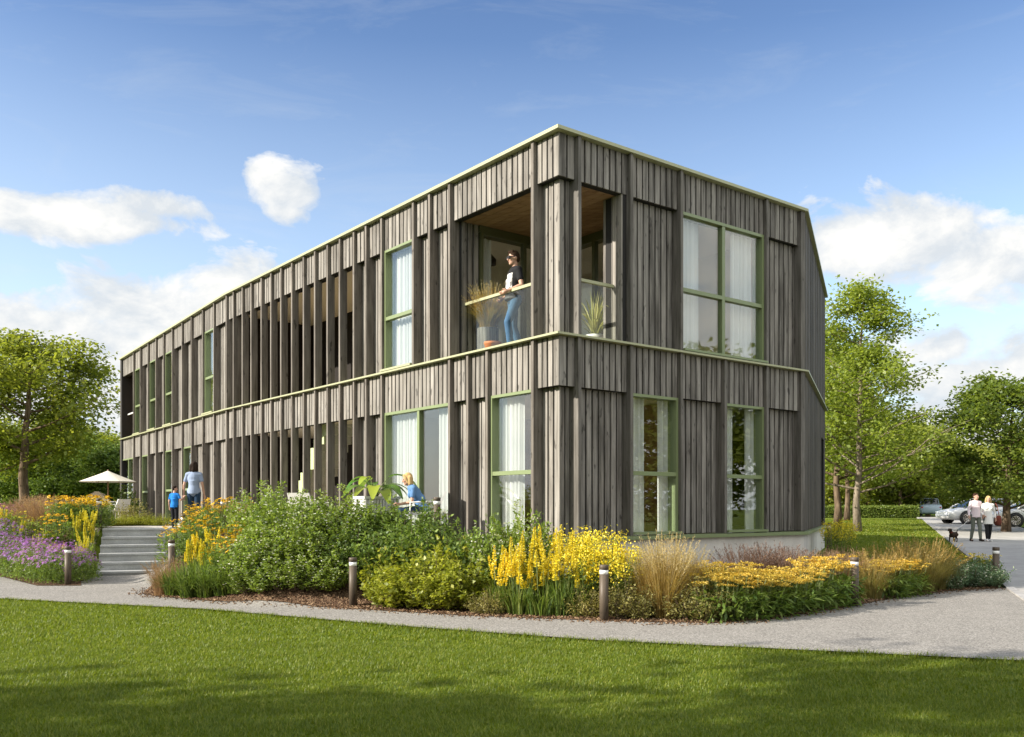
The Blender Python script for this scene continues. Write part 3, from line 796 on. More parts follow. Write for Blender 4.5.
iwl = MB(BO); wall(iwl, s352 - .2, 3.9, .8, 3.9, ZF, 3.6); tag(iwl.build('interior_wall', M['inwood'], bld), 'brown wooden wall inside the ground floor rooms')
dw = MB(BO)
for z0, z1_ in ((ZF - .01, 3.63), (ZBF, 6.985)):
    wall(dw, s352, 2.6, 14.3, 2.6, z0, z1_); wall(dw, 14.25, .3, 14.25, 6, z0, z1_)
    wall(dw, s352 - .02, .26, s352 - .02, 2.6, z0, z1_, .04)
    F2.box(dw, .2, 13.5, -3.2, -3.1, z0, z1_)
tag(dw.build('gallery_wall', M['darkwall'], bld), 'boarded wall behind the open fins, its shade put into a near-black colour')
iw2 = MB(BO); F2.box(iw2, 12.0, 13.7, -.9, -.8, ZBF, 6.9)
iw2.build('gallery_wall', M['oak'], bld)
# staircase inside the lower gallery
stc = MB(BO); sa, sb = FL.s_px(296), FL.s_px(334)
n = 15
gl = Fac(Q(0, .55), UL, -UR)
zs0, zs1 = ZF, 4.0
aa = gl.s_px(282); ab = gl.s_px(331)
pr = []
for i in range(n):
    a = aa + (ab - aa) * i / n; b = aa + (ab - aa) * (i + 1) / n; z = zs0 + (zs1 - zs0) * (i + 1) / n
    gl.box(stc, b, a + .02, -.95, -.04, z - .05, z)
    gl.box(stc, b, b + .03, -.95, -.04, z, z + (zs1 - zs0) / n - .05)
sc = stc.build('staircase', M['white'], bld)
sg = MB(BO)
for i in range(n):
    a = aa + (ab - aa) * i / n; b = aa + (ab - aa) * (i + 1) / n; z = zs0 + (zs1 - zs0) * (i + 1) / n; zb = max(zs0, z - .5)
    gl.box(sg, b, a, -.035, .0, zb, z + .03)
sg.build('stringer', mat_simple('lime_stair_paint', (.50, .56, .30), .5, var=.04), sc)
pn = MB(BO); wall(pn, s352 + .05, 1.15, FL.s_px(318), 1.75, ZF, 3.55, .05)
tag(pn.build('stair_panel', M['green'], bld), 'green wall beside the inner staircase')
# ------------------------------------------------------------------ leaves and plants
def nrm(v): return v / np.maximum(np.linalg.norm(v, axis=-1, keepdims=True), 1e-9)
def leaves(P, D, L, Wd, fold=.15, up=None):
    """quads shaped like leaves: base, side, tip, side"""
    n = len(P); D = nrm(D)
    r = rng.normal(0, 1, (n, 3)) if up is None else up
    S = nrm(np.cross(D, r)); N = nrm(np.cross(S, D))
    L = np.broadcast_to(np.asarray(L, float), (n,))[:, None]; Wd = np.broadcast_to(np.asarray(Wd, float), (n,))[:, None]
    m = P + D * L * .45
    v = np.stack([P, m + S * Wd * .5 + N * Wd * fold, P + D * L, m - S * Wd * .5 + N * Wd * fold], 1)
    return v
class NP:
    """numpy mesh with several materials"""
    def __init__(s): s.V = []; s.Fc = []; s.mi = []; s.n = 0
    def quads(s, v, mi=0):
        k = len(v); s.V.append(v.reshape(-1, 3)); s.Fc.append(np.arange(s.n, s.n + 4 * k).reshape(-1, 4)); s.mi.append(np.full(k, mi)); s.n += 4 * k
    def tris(s, v, mi=0):
        k = len(v); s.V.append(v.reshape(-1, 3)); s.Fc.append(np.arange(s.n, s.n + 3 * k).reshape(-1, 3)); s.mi.append(np.full(k, mi)); s.n += 3 * k
    def strip(s, pts, wid, mi=0):
        """pts (n,k,3): k points along each blade; wid (n,k) half widths; sideways vector from the blade's own bend"""
        n, k, _ = pts.shape
        d = pts[:, -1] - pts[:, 0]; a = rng.uniform(0, 6.28, n)
        side = nrm(np.cross(d, np.array([0, 0, 1.0])) + np.stack([np.cos(a), np.sin(a), 0 * a], -1) * .25 * np.linalg.norm(d, axis=1, keepdims=True))
        Lf = pts - side[:, None] * wid[..., None]; Rt = pts + side[:, None] * wid[..., None]
        v = np.stack([Lf, Rt], 2).reshape(n, 2 * k, 3)
        base = s.n + (np.arange(n) * 2 * k)[:, None, None]
        f = np.array([[2 * i, 2 * i + 1, 2 * i + 3, 2 * i + 2] for i in range(k - 1)])[None] + base
        s.V.append(v.reshape(-1, 3)); s.Fc.append(f.reshape(-1, 4)); s.mi.append(np.full(n * (k - 1), mi)); s.n += n * 2 * k
    def mesh(s, name, mats): return np_mesh(name, np.concatenate(s.V), s.Fc, mats, np.concatenate(s.mi))
def curve_blades(n, base_r, h, spread, droop, k=4, hvar=.35):
    """arching blades from a tuft: returns (n,k,3)"""
    a = rng.uniform(0, 6.28, n); r0 = base_r * np.sqrt(rng.uniform(0, 1, n)); b = a + rng.normal(0, .5, n)
    H = h * rng.uniform(1 - hvar, 1.05, n); sp = spread * rng.uniform(.1, 1, n)
    t = np.linspace(0, 1, k)[None]
    out = r0[:, None] + sp[:, None] * t ** 1.6
    z = H[:, None] * (t - droop * (sp / max(spread, 1e-6))[:, None] * t ** 3)
    return np.stack([np.cos(b)[:, None] * out + (np.cos(a) - np.cos(b))[:, None] * r0[:, None], np.sin(b)[:, None] * out + (np.sin(a) - np.sin(b))[:, None] * r0[:, None], z], -1)
def dirs(n, up=0.0, flat=1.0):
    d = rng.normal(0, 1, (n, 3)); d[:, 2] = d[:, 2] * flat + up; return nrm(d)

class Kind:
    """a plant kind: several variants, each a set of named part meshes, copied to every place"""
    def __init__(s, name, cat, variants): s.name, s.cat, s.variants, s.protos = name, cat, variants, {}
    def place(s, loc, label, group=None, sc=1.0, sz=None, rz=None, var=None):
        k = random.randrange(len(s.variants)) if var is None else var % len(s.variants)
        if k not in s.protos:
            o = thing(s.name, loc, label, s.cat, group)
            for nm, me in s.variants[k]: put(nm, me, o)
            s.protos[k] = o
        else:
            o = copy_tree(s.protos[k]); o['label'] = label
            if 'group' in o: del o['group']
            if group: o['group'] = group
        o.location = loc; o.scale = (sc, sc, sz if sz else sc); o.rotation_euler = (0, 0, random.uniform(0, 6.28) if rz is None else rz)
        return o

# ---- shrubs
def v_shrub(mat, h=1.0, r=.5, shoots=46, per=64, ll=.075, lw=.04, flowers=0, up=.55, fmat='fl_white', fsz=.024):
    lf, stm, fl = NP(), NP(), NP()
    a = rng.uniform(0, 6.28, shoots); rr = np.sqrt(rng.uniform(0.02, 1, shoots))
    H = h * (1.0 - .45 * rr ** 2) * np.where(rng.uniform(0, 1, shoots) < .22, rng.uniform(1.0, 1.22, shoots), rng.uniform(.55, 1.0, shoots))
    t = np.linspace(0, 1, 5)[None]
    rad = r * rr[:, None] * (.25 + .75 * t ** .8)
    pts = np.stack([np.cos(a)[:, None] * rad, np.sin(a)[:, None] * rad, H[:, None] * t], -1)
    pts[:, 1:] += rng.normal(0, .02, pts[:, 1:].shape)
    stm.strip(pts, np.broadcast_to(np.array([.006, .005, .004, .003, .002]), (shoots, 5)))
    n = shoots * per; si = np.repeat(np.arange(shoots), per); u = rng.uniform(.08, 1.0, n) ** .8 * 4
    i0 = np.clip(u.astype(int), 0, 3); fr = (u - i0)[:, None]
    P = pts[si, i0] * (1 - fr) + pts[si, i0 + 1] * fr
    P = P + rng.normal(0, .035, P.shape) * np.array([1, 1, .6])
    D = dirs(n, up, .5); D[:, :2] += nrm(P[:, :2] - 0) * .35
    P[:, 2] = np.maximum(P[:, 2], .02)
    lf.quads(leaves(P, D, ll * rng.uniform(.6, 1.25, n), lw * rng.uniform(.7, 1.2, n), up=np.array([0, 0, 1.0]) + rng.normal(0, .5, (n, 3))))
    parts = [('foliage', lf.mesh('foliage', mat)), ('stem', stm.mesh('stem', M['woodystem']))]
    if flowers:
        k = rng.integers(0, n, flowers); c = P[k] + rng.normal(0, .02, (flowers, 3)) + np.array([0, 0, .025]); c[:, :2] *= 1.06
        for q in range(5):
            an = q * 1.2566 + rng.uniform(0, 6, flowers)
            d = np.stack([np.cos(an), np.sin(an), np.full(flowers, .35)], -1)
            fl.quads(leaves(c, d, fsz, fsz * .8))
        parts.append(('flower', fl.mesh('flower', M[fmat])))
    return parts
K_shrub = Kind('flowering_shrub', 'shrub', [v_shrub(M['leaf_shrub'], 1.0, .5, 46, 52, flowers=190) for _ in range(4)])
K_shrubdk = Kind('evergreen_shrub', 'shrub', [v_shrub(M['leaf_shrub_dk'], 1.0, .52, 44, 50, .078, .048, flowers=25) for _ in range(3)])
K_lime = Kind('lime_shrub', 'shrub', [v_shrub(M['leaf_shrub_yel'], .8, .5, 46, 48, .072, .054, up=.35) for _ in range(3)])
K_olive = Kind('olive_shrub', 'shrub', [v_shrub(M['leaf_olive'], .5, .38, 40, 46, .035, .02, up=.3) for _ in range(2)])
K_blue = Kind('low_shrub', 'shrub', [v_shrub(M['leaf_blue'], .45, .42, 44, 52, .045, .016, flowers=90, up=.3, fsz=.016) for _ in range(2)])
K_box = Kind('clipped_box', 'shrub', [v_shrub(M['leaf_box'], .5, .5, 60, 70, .03, .022, up=.3) for _ in range(2)])

# ---- daisies on stalks over a mound of leaves
def flower_heads(np_p, np_c, C, N, rad, petals, pl=1.0, droop=.15):
    n = len(C)
    a0 = rng.uniform(0, 6.28, n)
    T = nrm(np.cross(N, np.array([.3, .9, .1]))); B = np.cross(N, T)
    for q in range(petals):
        an = a0 + q * 2 * math.pi / petals
        d = T * np.cos(an)[:, None] + B * np.sin(an)[:, None] - N * droop
        np_p.quads(leaves(C + d * rad * .18, d, rad * pl * rng.uniform(.85, 1.1, n), rad * .42, fold=.05, up=N))
    if np_c is not None:
        for q in range(6):
            an0, an1 = q * math.pi / 3, (q + 1) * math.pi / 3
            e0 = T * math.cos(an0) + B * math.sin(an0); e1 = T * math.cos(an1) + B * math.sin(an1)
            np_c.tris(np.stack([C + e0 * rad * .26, C + e1 * rad * .26, C + N * rad * .34], 1))
def v_daisy(pm='fl_gold', h=.75, r=.36, nf=34, rad=.042, leaf='leaf_shrub_dk'):
    lf, stm, pt, ct = NP(), NP(), NP(), NP()
    n = 620; a = rng.uniform(0, 6.28, n); rr = r * np.sqrt(rng.uniform(0, 1, n)); z = rng.uniform(.03, h * .72, n)
    P = np.stack([np.cos(a) * rr, np.sin(a) * rr, z], -1)
    lf.quads(leaves(P, dirs(n, .3, .5) + np.column_stack([np.cos(a), np.sin(a), 0 * a]) * .6, rng.uniform(.06, .12, n), rng.uniform(.022, .04, n), up=np.array([0, 0, 1.0]) + rng.normal(0, .3, (n, 3))))
    b = curve_blades(nf, r * .6, h, r * .55, .12, hvar=.28)
    stm.strip(b, np.full((nf, 4), .0035))
    C = b[:, -1]; N = nrm(np.stack([rng.normal(0, .35, nf), rng.normal(-.25, .35, nf), np.ones(nf)], -1))
    flower_heads(pt, ct, C, N, rad, 9, droop=.22)
    return [('foliage', lf.mesh('foliage', M[leaf])), ('stem', stm.mesh('stem', M['stem'])), ('blossom', pt.mesh('blossom', M[pm])), ('flower_centre', ct.mesh('flower_centre', M['fl_core']))]
K_daisy = Kind('black_eyed_daisy', 'flowers', [v_daisy() for _ in range(3)])
K_lemon = Kind('yellow_daisy', 'flowers', [v_daisy('fl_yellow', .7, .34, 36, .034, 'leaf_shrub') for _ in range(2)])
# ---- tall yellow flower spikes above strappy leaves
def v_spike(h=1.25, r=.3, ns=9, pm='fl_yellow', sl=.42, leafmat='blade_green', nb=120, sr=.032):
    lf, stm, pt = NP(), NP(), NP()
    b = curve_blades(nb, r * .6, h * .62, r * .9, .45, 5)
    lf.strip(b, np.broadcast_to(np.array([.008, .010, .009, .006, .001]), (nb, 5)))
    s = curve_blades(ns, r * .55, h, r * .5, .05, 5, .3)
    stm.strip(s, np.full((ns, 5), .005))
    n = ns * 150; si = np.repeat(np.arange(ns), 150); u = rng.uniform(0, 1, n)
    top = s[si, -1]; low = s[si, -2]; ax = nrm(top - low)
    L_ = sl * rng.uniform(.6, 1.1, ns)[si]
    a = rng.uniform(0, 6.28, n); rad = sr * (1.05 - .8 * u ** 1.5)
    P = top - ax * ((1 - u) * L_)[:, None] + np.stack([np.cos(a) * rad * .3, np.sin(a) * rad * .3, 0 * a], -1)
    D = np.stack([np.cos(a), np.sin(a), rng.uniform(.0, .6, n)], -1)
    pt.quads(leaves(P, D, rad * 1.25 + .006, .022 * rng.uniform(.7, 1.2, n)))
    return [('foliage', lf.mesh('foliage', M[leafmat])), ('stem', stm.mesh('stem', M['stem'])), ('flower_spike', pt.mesh('flower_spike', M[pm]))]
K_spike = Kind('flower_spike_plant', 'flowers', [v_spike(ns=7), v_spike(1.12, ns=10), v_spike(1.3, ns=6, sl=.36), v_spike(1.2, .34, 9, sl=.46)])
K_spike_sm = Kind('flower_spike_plant', 'flowers', [v_spike(.8, .24, 10, 'fl_lemon', .3, 'leaf_shrub', 90, .024) for _ in range(2)])
# ---- branching yellow bush
def v_golden(h=.9, r=.38, pm='fl_yellow', leaf='leaf_shrub', nst=30, k=40):
    lf, stm, pt = NP(), NP(), NP()
    b = curve_blades(nst, r * .45, h, r * .7, .1, 5, .3)
    stm.strip(b, np.full((nst, 5), .004))
    n = nst * 26; si = np.repeat(np.arange(nst), 26); u = rng.uniform(.1, .85, n) * 4; i0 = u.astype(int); fr = (u - i0)[:, None]
    P = b[si, i0] * (1 - fr) + b[si, np.minimum(i0 + 1, 4)] * fr
    lf.quads(leaves(P, dirs(n, .3, .6), rng.uniform(.05, .10, n), rng.uniform(.012, .022, n)))
    n = nst * k; si = np.repeat(np.arange(nst), k)
    c = b[si, -1] + rng.normal(0, 1, (n, 3)) * np.array([.055, .055, .06]) - np.array([0, 0, .05])
    pt.quads(leaves(c, dirs(n, .4), .028 * rng.uniform(.7, 1.3, n), .022))
    return [('foliage', lf.mesh('foliage', M[leaf])), ('stem', stm.mesh('stem', M['stem'])), ('blossom', pt.mesh('blossom', M[pm]))]
K_golden = Kind('yellow_blossom_bush', 'flowers', [v_golden() for _ in range(3)])
# ---- flat-topped yarrow over broad dark leaves
def v_yarrow(h=.62, r=.42, nf=34):
    lf, stm, pt = NP(), NP(), NP()
    n = 420; a = rng.uniform(0, 6.28, n); rr = r * np.sqrt(rng.uniform(0, 1, n)); z = rng.uniform(.02, h * .6, n)
    P = np.stack([np.cos(a) * rr, np.sin(a) * rr, z], -1)
    lf.quads(leaves(P, np.column_stack([np.cos(a), np.sin(a), rng.uniform(-.5, .5, n)]) + rng.normal(0, .5, (n, 3)), rng.uniform(.10, .2, n), rng.uniform(.03, .05, n), up=np.array([0, 0, 1.0]) + rng.normal(0, .25, (n, 3))))
    b = curve_blades(nf, r * .75, h, r * .35, .06, 4, .24); stm.strip(b, np.full((nf, 4), .004))
    for q in range(46):
        an = rng.uniform(0, 6.28, nf); rad = .068 * np.sqrt(rng.uniform(0, 1, nf))
        c = b[:, -1] + np.stack([np.cos(an) * rad, np.sin(an) * rad, .012 - rad * .22 + rng.normal(0, .006, nf)], -1)
        pt.quads(leaves(c, dirs(nf, .25, .3), .024, .022, up=np.array([0, 0, 1.0])))
    return [('foliage', lf.mesh('foliage', M['leaf_dark'])), ('stem', stm.mesh('stem', M['stem'])), ('flower_head', pt.mesh('flower_head', M['fl_sand']))]
K_yarrow = Kind('yarrow', 'flowers', [v_yarrow() for _ in range(4)])
# ---- mounds covered in small flowers
def v_mound(pm, h=.5, r=.45, nf=230, rad=.022, leaf='leaf_dark', n=1500):
    lf, pt, ct = NP(), NP(), NP()
    a = rng.uniform(0, 6.28, n); u = rng.uniform(0, 1, n); rr = r * np.sqrt(u); top = h * (1 - .5 * u)
    P = np.stack([np.cos(a) * rr, np.sin(a) * rr, top * rng.uniform(.05, .95, n)], -1)
    lf.quads(leaves(P, dirs(n, .4, .5) + np.column_stack([np.cos(a), np.sin(a), 0 * a]) * .5, rng.uniform(.03, .06, n), rng.uniform(.012, .02, n)))
    a = rng.uniform(0, 6.28, nf); u = rng.uniform(0, 1, nf); rr = r * 1.02 * np.sqrt(u)
    C = np.stack([np.cos(a) * rr, np.sin(a) * rr, h * (1 - .5 * u) + rng.normal(0, .035, nf)], -1)
    N = nrm(np.stack([np.cos(a) * u * .8 + rng.normal(0, .3, nf), np.sin(a) * u * .8 + rng.normal(0, .3, nf), np.ones(nf)], -1))
    flower_heads(pt, None, C, N, rad, 6, droop=-.1)
    return [('foliage', lf.mesh('foliage', M[leaf])), ('blossom', pt.mesh('blossom', M[pm]))]
K_aster = Kind('aster', 'flowers', [v_mound('fl_purple') for _ in range(3)])
K_pink = Kind('pink_flower', 'flowers', [v_mound('fl_pink', .6, .4, 200, .03, 'leaf_shrub') for _ in range(2)])
K_cream = Kind('cream_flower', 'flowers', [v_mound('fl_lemon', .65, .5, 170, .022, 'leaf_box', 1100) for _ in range(2)])
# ---- grasses
def v_grass(mat, h=.8, r=.14, spread=.45, n=520, droop=.35, plume=None, np_=60, w=.003, plen=.22):
    g = NP(); b = curve_blades(n, r, h, spread, droop, 5, .45)
    g.strip(b, np.broadcast_to(np.array([1, 1, .85, .6, .2]) * w, (n, 5)))
    parts = [('foliage', g.mesh('foliage', M[mat]))]
    if plume:
        p = NP(); c = curve_blades(np_, r, h * 1.18, spread * .9, droop * .55, 6, .22)
        p.strip(c, np.full((np_, 6), .0016))
        k = 22; si = np.repeat(np.arange(np_), k); m_ = np_ * k; u = rng.uniform(0, 1, (m_, 1))
        P = c[si, -1] * (1 - u) + c[si, -3] * u
        ax = nrm(c[si, -1] - c[si, -3])
        p.quads(leaves(P, ax + rng.normal(0, .45, (m_, 3)), rng.uniform(.02, .05, m_), .006))
        parts.append(('plume', p.mesh('plume', M[plume])))
    return parts
K_tan = Kind('feather_grass_clump', 'ornamental grass', [v_grass('blade_tan', .95, .15, .42, 700, .3, 'plume_pale', 120) for _ in range(2)])
K_fine = Kind('fountain_grass_clump', 'ornamental grass', [v_grass('blade_olive', .75, .16, .55, 620, .42, 'blade_tan', 60) for _ in range(3)])
K_rust = Kind('rust_grass_clump', 'ornamental grass', [v_grass('blade_rust', .7, .18, .42, 520, .35, 'blade_rust', 70) for _ in range(2)])
K_plum = Kind('plum_grass_clump', 'ornamental grass', [v_grass('blade_plum', .65, .2, .42, 560, .3, 'blade_plum', 90) for _ in range(2)])
K_strap = Kind('daylily_clump', 'plant', [v_grass('blade_green', .55, .15, .46, 260, .55, None, 0, .009) for _ in range(3)])

# ---- trees
def make_tree(h, t_h, cw, leafmat, barkmat, nl=14000, lsize=.11, limbs=16, prof=None, tr=.14, seed=1, lean=(0, 0), up=.5, clus=.42, sub=5, irr=(.72, 1.08)):
    """trunk with limbs as one mesh, crown of leaves in clumps as another"""
    g = np.random.default_rng(seed); rs = random.Random(seed)
    mb = MB(); tips = []
    prof = prof or (lambda t: math.sin(math.pi * min(1, .15 + .85 * t)) ** .7)
    npt = 9; tp = []
    for i in range(npt):
        t = i / (npt - 1)
        tp.append(Vector((lean[0] * t + g.normal(0, .03 * h / 8) * (i > 0), lean[1] * t + g.normal(0, .03 * h / 8) * (i > 0), t * h * .93)))
    mb.tube(tp, [tr * (1.25 if i == 0 else 1) * (1 - .88 * (i / (npt - 1))) for i in range(npt)], 9)
    def at(z):
        u = z / (h * .93) * (npt - 1); i = min(int(u), npt - 2); return tp[i].lerp(tp[i + 1], u - i)
    for k in range(limbs):
        t = (k + .5) / limbs; z = t_h * .92 + (h * .9 - t_h * .92) * t ** 1.05
        az = k * 2.4 + g.normal(0, .35); ln = cw * prof(t) * g.uniform(*irr)
        o = at(z); d = Vector((math.cos(az), math.sin(az), 0))
        rise = ln * up * g.uniform(.6, 1.3)
        pts = [o, o + d * ln * .35 + Vector((0, 0, rise * .25)), o + d * ln * .7 + Vector((g.normal(0, .1), g.normal(0, .1), rise * .65)), o + d * ln + Vector((0, 0, rise))]
        r0 = max(.012, tr * .36 * (1 - .75 * t)); mb.tube(pts, [r0, r0 * .7, r0 * .42, r0 * .15], 6, cap=False)
        tips.append((pts[3], 1.0)); tips.append((pts[2], .9)); tips.append((pts[1].lerp(pts[2], .5), .6)); tips.append((pts[1], .4))
        for q in range(sub):
            s0 = pts[1].lerp(pts[3], g.uniform(0, .9)); a2 = az + g.uniform(-1.5, 1.5); l2 = ln * g.uniform(.22, .5)
            e = s0 + Vector((math.cos(a2), math.sin(a2), 0)) * l2 + Vector((0, 0, g.uniform(-.15, .65) * l2 + .1))
            mb.tube([s0, s0.lerp(e, .5) + Vector((0, 0, .05)), e], [r0 * .35, r0 * .22, .006], 5, cap=False)
            tips.append((e, .8)); tips.append((s0.lerp(e, .6), .6))
    tips.append((tp[-1], .8))
    T = np.array([t[0][:] for t in tips]); w = np.array([t[1] for t in tips]); w = w * g.uniform(.35, 1.3, len(w)); w /= w.sum()
    ci = g.choice(len(T), nl, p=w)
    cs = clus * g.uniform(.6, 1.35, len(T))
    P = T[ci] + np.clip(g.normal(0, 1, (nl, 3)), -1.9, 1.9) * cs[ci][:, None] * np.array([1, 1, .62])
    D = g.normal(0, 1, (nl, 3)); D[:, 2] = D[:, 2] * .5 - .1
    lf = NP(); lf.quads(leaves(P, D, lsize * g.uniform(.6, 1.3, nl), lsize * .72 * g.uniform(.7, 1.2, nl), up=np.array([0, 0, 1.0]) + g.normal(0, .55, (nl, 3))))
    return [('trunk', mb.mesh('trunk', M[barkmat])), ('crown', lf.mesh('crown', M[leafmat]))]
# ------------------------------------------------------------------ where the plants stand
_bx = np.array([512 + F * p[0] / p[1] for p in BED_R]); _by = np.array([p[1] for p in BED_R])
_o = np.argsort(_bx); _bx, _by = _bx[_o], _by[_o]
def B(px, back):                       # in the right-hand bed: metres behind its front edge, along the column px
    return A(px, float(np.interp(px, _bx, _by)) + back, .03)
U = random.uniform
# strappy green clumps and rust grass at the left end of the bed
for px, k in ((176, .35), (192, .3), (208, .4), (224, .45), (185, 1.0), (202, 1.1), (238, .4)):
    K_strap.place(B(px, k), 'strappy green daylily clump at the foot of the bed right of the steps', 'daylily clumps right of the steps', U(1.0, 1.3))
for px, k in ((163, .25), (166, .8)):
    K_rust.place(B(px, k), 'thin brownish grass tuft where the bed meets the foot of the steps', 'brownish tufts at the foot of the steps', .8)
for x, y in ((-6.75, 18.5), (-6.9, 19.3), (-6.5, 19.2), (-6.95, 20.1), (-6.45, 20.0), (-7.05, 20.9), (-6.55, 20.8), (-7.35, 21.6), (-6.9, 21.5), (-6.4, 21.4), (-6.3, 18.4)):
    K_daisy.place((x, y, z1(x, y) + .03), 'golden black-eyed daisies beside the right edge of the steps', 'black-eyed daisies right of the steps', U(.95, 1.15))
for px, k in ((197, 1.5), (209, 1.3), (201, 2.1), (190, 1.7), (215, 1.9)):
    K_spike_sm.place(B(px, k), 'lemon yellow flower spikes among the black-eyed daisies right of the steps', 'lemon spikes right of the steps', U(.95, 1.1))
for px, k in ((228, .95), (238, 1.2), (232, 1.6), (246, 1.75)):
    K_daisy.place(B(px, k), 'golden daisies leaning out of the white-flowered shrubs left of the bed bollard', 'golden daisies in the shrubs', U(1.0, 1.15))
for px, Y in ((203, 23.6), (214, 23.4), (222, 23.7), (232, 22.4)):
    K_pink.place(A(px, Y, .03), 'pink flowers on the terrace edge behind the woman in the striped shirt', 'pink flowers behind the woman', .75)
for px, Y in ((228, 21.0), (236, 20.2), (243, 20.8)):
    K_rust.place(A(px, Y, .03), 'brownish grass between the pink flowers and the white-flowered shrubs', 'brownish grass by the terrace', .8)
# white-flowered shrubs, rows up the slope
for px, k, sc, sz in ((247, .3, .75, .55), (262, .28, .75, .5), (279, .35, .8, .55), (296, .42, .8, .55), (314, .55, .8, .55), (329, .7, .75, .55), (338, 1.0, .85, .75), (238, .75, .85, .8), (306, 1.0, .95, .85), (284, .95, .95, .85), (268, .9, .95, .85), (325, 1.1, .95, .85),(252, .55, .95, .85), (275, .6, .9, .8), (300, .75, .95, .85), (322, .9, .95, .8), (262, 1.25, 1.0, 1.0), (288, 1.3, 1.05, 1.0), (312, 1.35, 1.0, 1.0), (335, 1.4, 1.0, .95),
                      (252, 2.0, 1.0, 1.05), (272, 2.1, 1.0, 1.05), (293, 2.1, 1.0, .85), (316, 2.1, 1.0, .66), (337, 2.05, 1.0, .78), (357, 1.95, 1.0, .8), (246, 2.7, .9, 1.0), (266, 2.9, .9, .9), (290, 2.9, .9, .6)):
    K_shrub.place(B(px, k), 'upright light green shrub dotted with small white flowers between the steps and the bed bollard', 'white-flowered shrubs', sc * U(.93, 1.07), sz * U(.93, 1.08))
for px, k, sc, sz in ((344, 1.1, .85, .8), (364, 1.15, .85, .85), (378, 1.3, 1.0, 1.0), (398, 1.35, 1.0, 1.0), (420, 1.35, 1.0, 1.0), (441, 1.3, 1.0, .95), (371, 1.9, 1.0, .76), (392, 1.9, 1.0, .82), (414, 1.9, 1.0, .88), (437, 1.9, 1.0, .9), (458, 1.7, 1.0, 1.1), (402, 2.3, .9, .72), (425, 2.2, .9, .72), (446, 2.2, .9, .75), (380, 2.3, .9, .75), (430, 2.5, .9, .8), (446, 1.55, .9, 1.0), (418, 1.6, .9, 1.0), (478, 1.5, 1.0, 1.1)):
    K_shrubdk.place(B(px, k), 'deep green bushy shrub in front of the terrace chairs and the white planter', 'deep green shrubs before the terrace', sc * U(.93, 1.07), sz * U(.95, 1.1))
for px, k, sc, sz in ((388, .5, .8, .7), (404, .45, .95, .75), (426, .45, 1.0, .85), (447, .5, .95, .85), (465, .65, .9, .9), (412, .85, .95, 1.05), (436, .9, .95, 1.1), (390, .85, .9, 1.0), (458, 1.1, .9, 1.1)):
    K_lime.place(B(px, k), 'lime green leafy shrub along the path between the dark bollard and the yellow spikes', 'lime shrubs by the path', sc * U(.93, 1.06), sz * U(.95, 1.1))
for px, k, sc, sz in ((490, 1.25, .85, 1.22), (507, 1.45, .8, 1.25), (524, 1.4, .85, 1.22), (540, 1.35, .7, 1.0)):
    K_shrub.place(B(px, k), 'leafy light green shrub against the corner of the house behind the yellow spikes', 'shrubs at the house corner', sc, sz)
for px, k, s_ in ((503, .5, .95), (520, .38, 1.0), (540, .35, 1.02), (560, .42, 1.0), (578, .45, .9), (510, .85, 1.0), (531, .85, 1.06), (552, .85, 1.05), (571, .8, .98)):
    K_spike.place(B(px, k), 'tall bright yellow flower spikes above blue-green straps before the house corner', 'tall yellow spikes at the house corner', s_ * U(.92, 1.05), s_ * U(.78, 1.02))
for px, k, s_ in ((588, .6, 1.05), (604, .85, 1.1), (618, .7, 1.05), (596, 1.1, 1.15), (583, 1.1, 1.2), (622, 1.15, 1.0)):
    K_golden.place(B(px, k), 'loose bush with yellow blossom around the brown bollard before the short side of the house', 'yellow blossom bushes by the brown bollard', s_ * U(.95, 1.05))
for px, k, s_ in ((492, .25, .75), (479, .3, .6), (588, .3, .9), (622, .35, 1.1), (634, .5, 1.2), (641, .3, .9)):
    K_olive.place(B(px, k), 'low olive green bush at the edge of the path near the yellow flowers', 'low olive bushes by the path', s_)
K_tan.place(B(665, .42), 'big golden feather grass right of the brown bollard at the path', None, 1.12, 1.1, var=0)
K_tan.place(B(649, .65), 'smaller golden feather grass just left of the big one beside the brown bollard', None, .85, .95, var=1)
K_tan.place(B(684, .75), 'golden feather grass half hidden behind the right side of the big one', None, .9, .95, var=0)
for px, k, s_ in ((690, .3, 1.2), (702, .3, 1.15), (697, .6, 1.2), (712, .35, .9)):
    K_olive.place(B(px, k), 'olive green bush between the golden feather grass and the yarrow', 'olive bushes beside the yarrow', s_)
for px, k, s_ in ((632, 1.5, .9), (650, 1.7, .9), (668, 1.9, .95), (686, 2.1, .9), (704, 2.4, .9), (742, 3.0, 1.15), (758, 3.0, 1.2), (774, 3.0, 1.2), (788, 2.8, 1.1)):
    K_plum.place(B(px, k), 'plum brown grass clump in front of the concrete plinth', 'plum grass along the plinth', s_)
for px, k in ((712, 2.0), (724, 2.3), (735, 2.2)):
    K_blue.place(B(px, k), 'dark blue-green bush under the plinth behind the yarrow', 'blue-green bushes under the plinth', 1.2)
for px, k in ((718, .35), (734, .35), (751, .4), (768, .42), (785, .45), (802, .5), (819, .55), (833, .65), (708, .8), (726, .85), (744, .9), (762, .95), (780, 1.0), (798, 1.0), (815, 1.05), (700, 1.2), (718, 1.35), (737, 1.45), (757, 1.5)):
    K_yarrow.place(B(px, k), 'flat-topped yellow yarrow over dark leaves in front of the short side of the house', 'yarrow clumps', U(.92, 1.12), U(.82, 1.2))
for px, k, s_ in ((806, 2.1, 1.0), (820, 1.9, 1.0), (834, 1.7, 1.0), (846, 1.6, 1.0), (800, 1.7, .9), (842, 2.6, 1.05), (826, 2.6, 1.0)):
    K_rust.place(B(px, k), 'reddish tan grass behind the yarrow below the corner of the plinth', 'reddish grass behind the yarrow', s_)
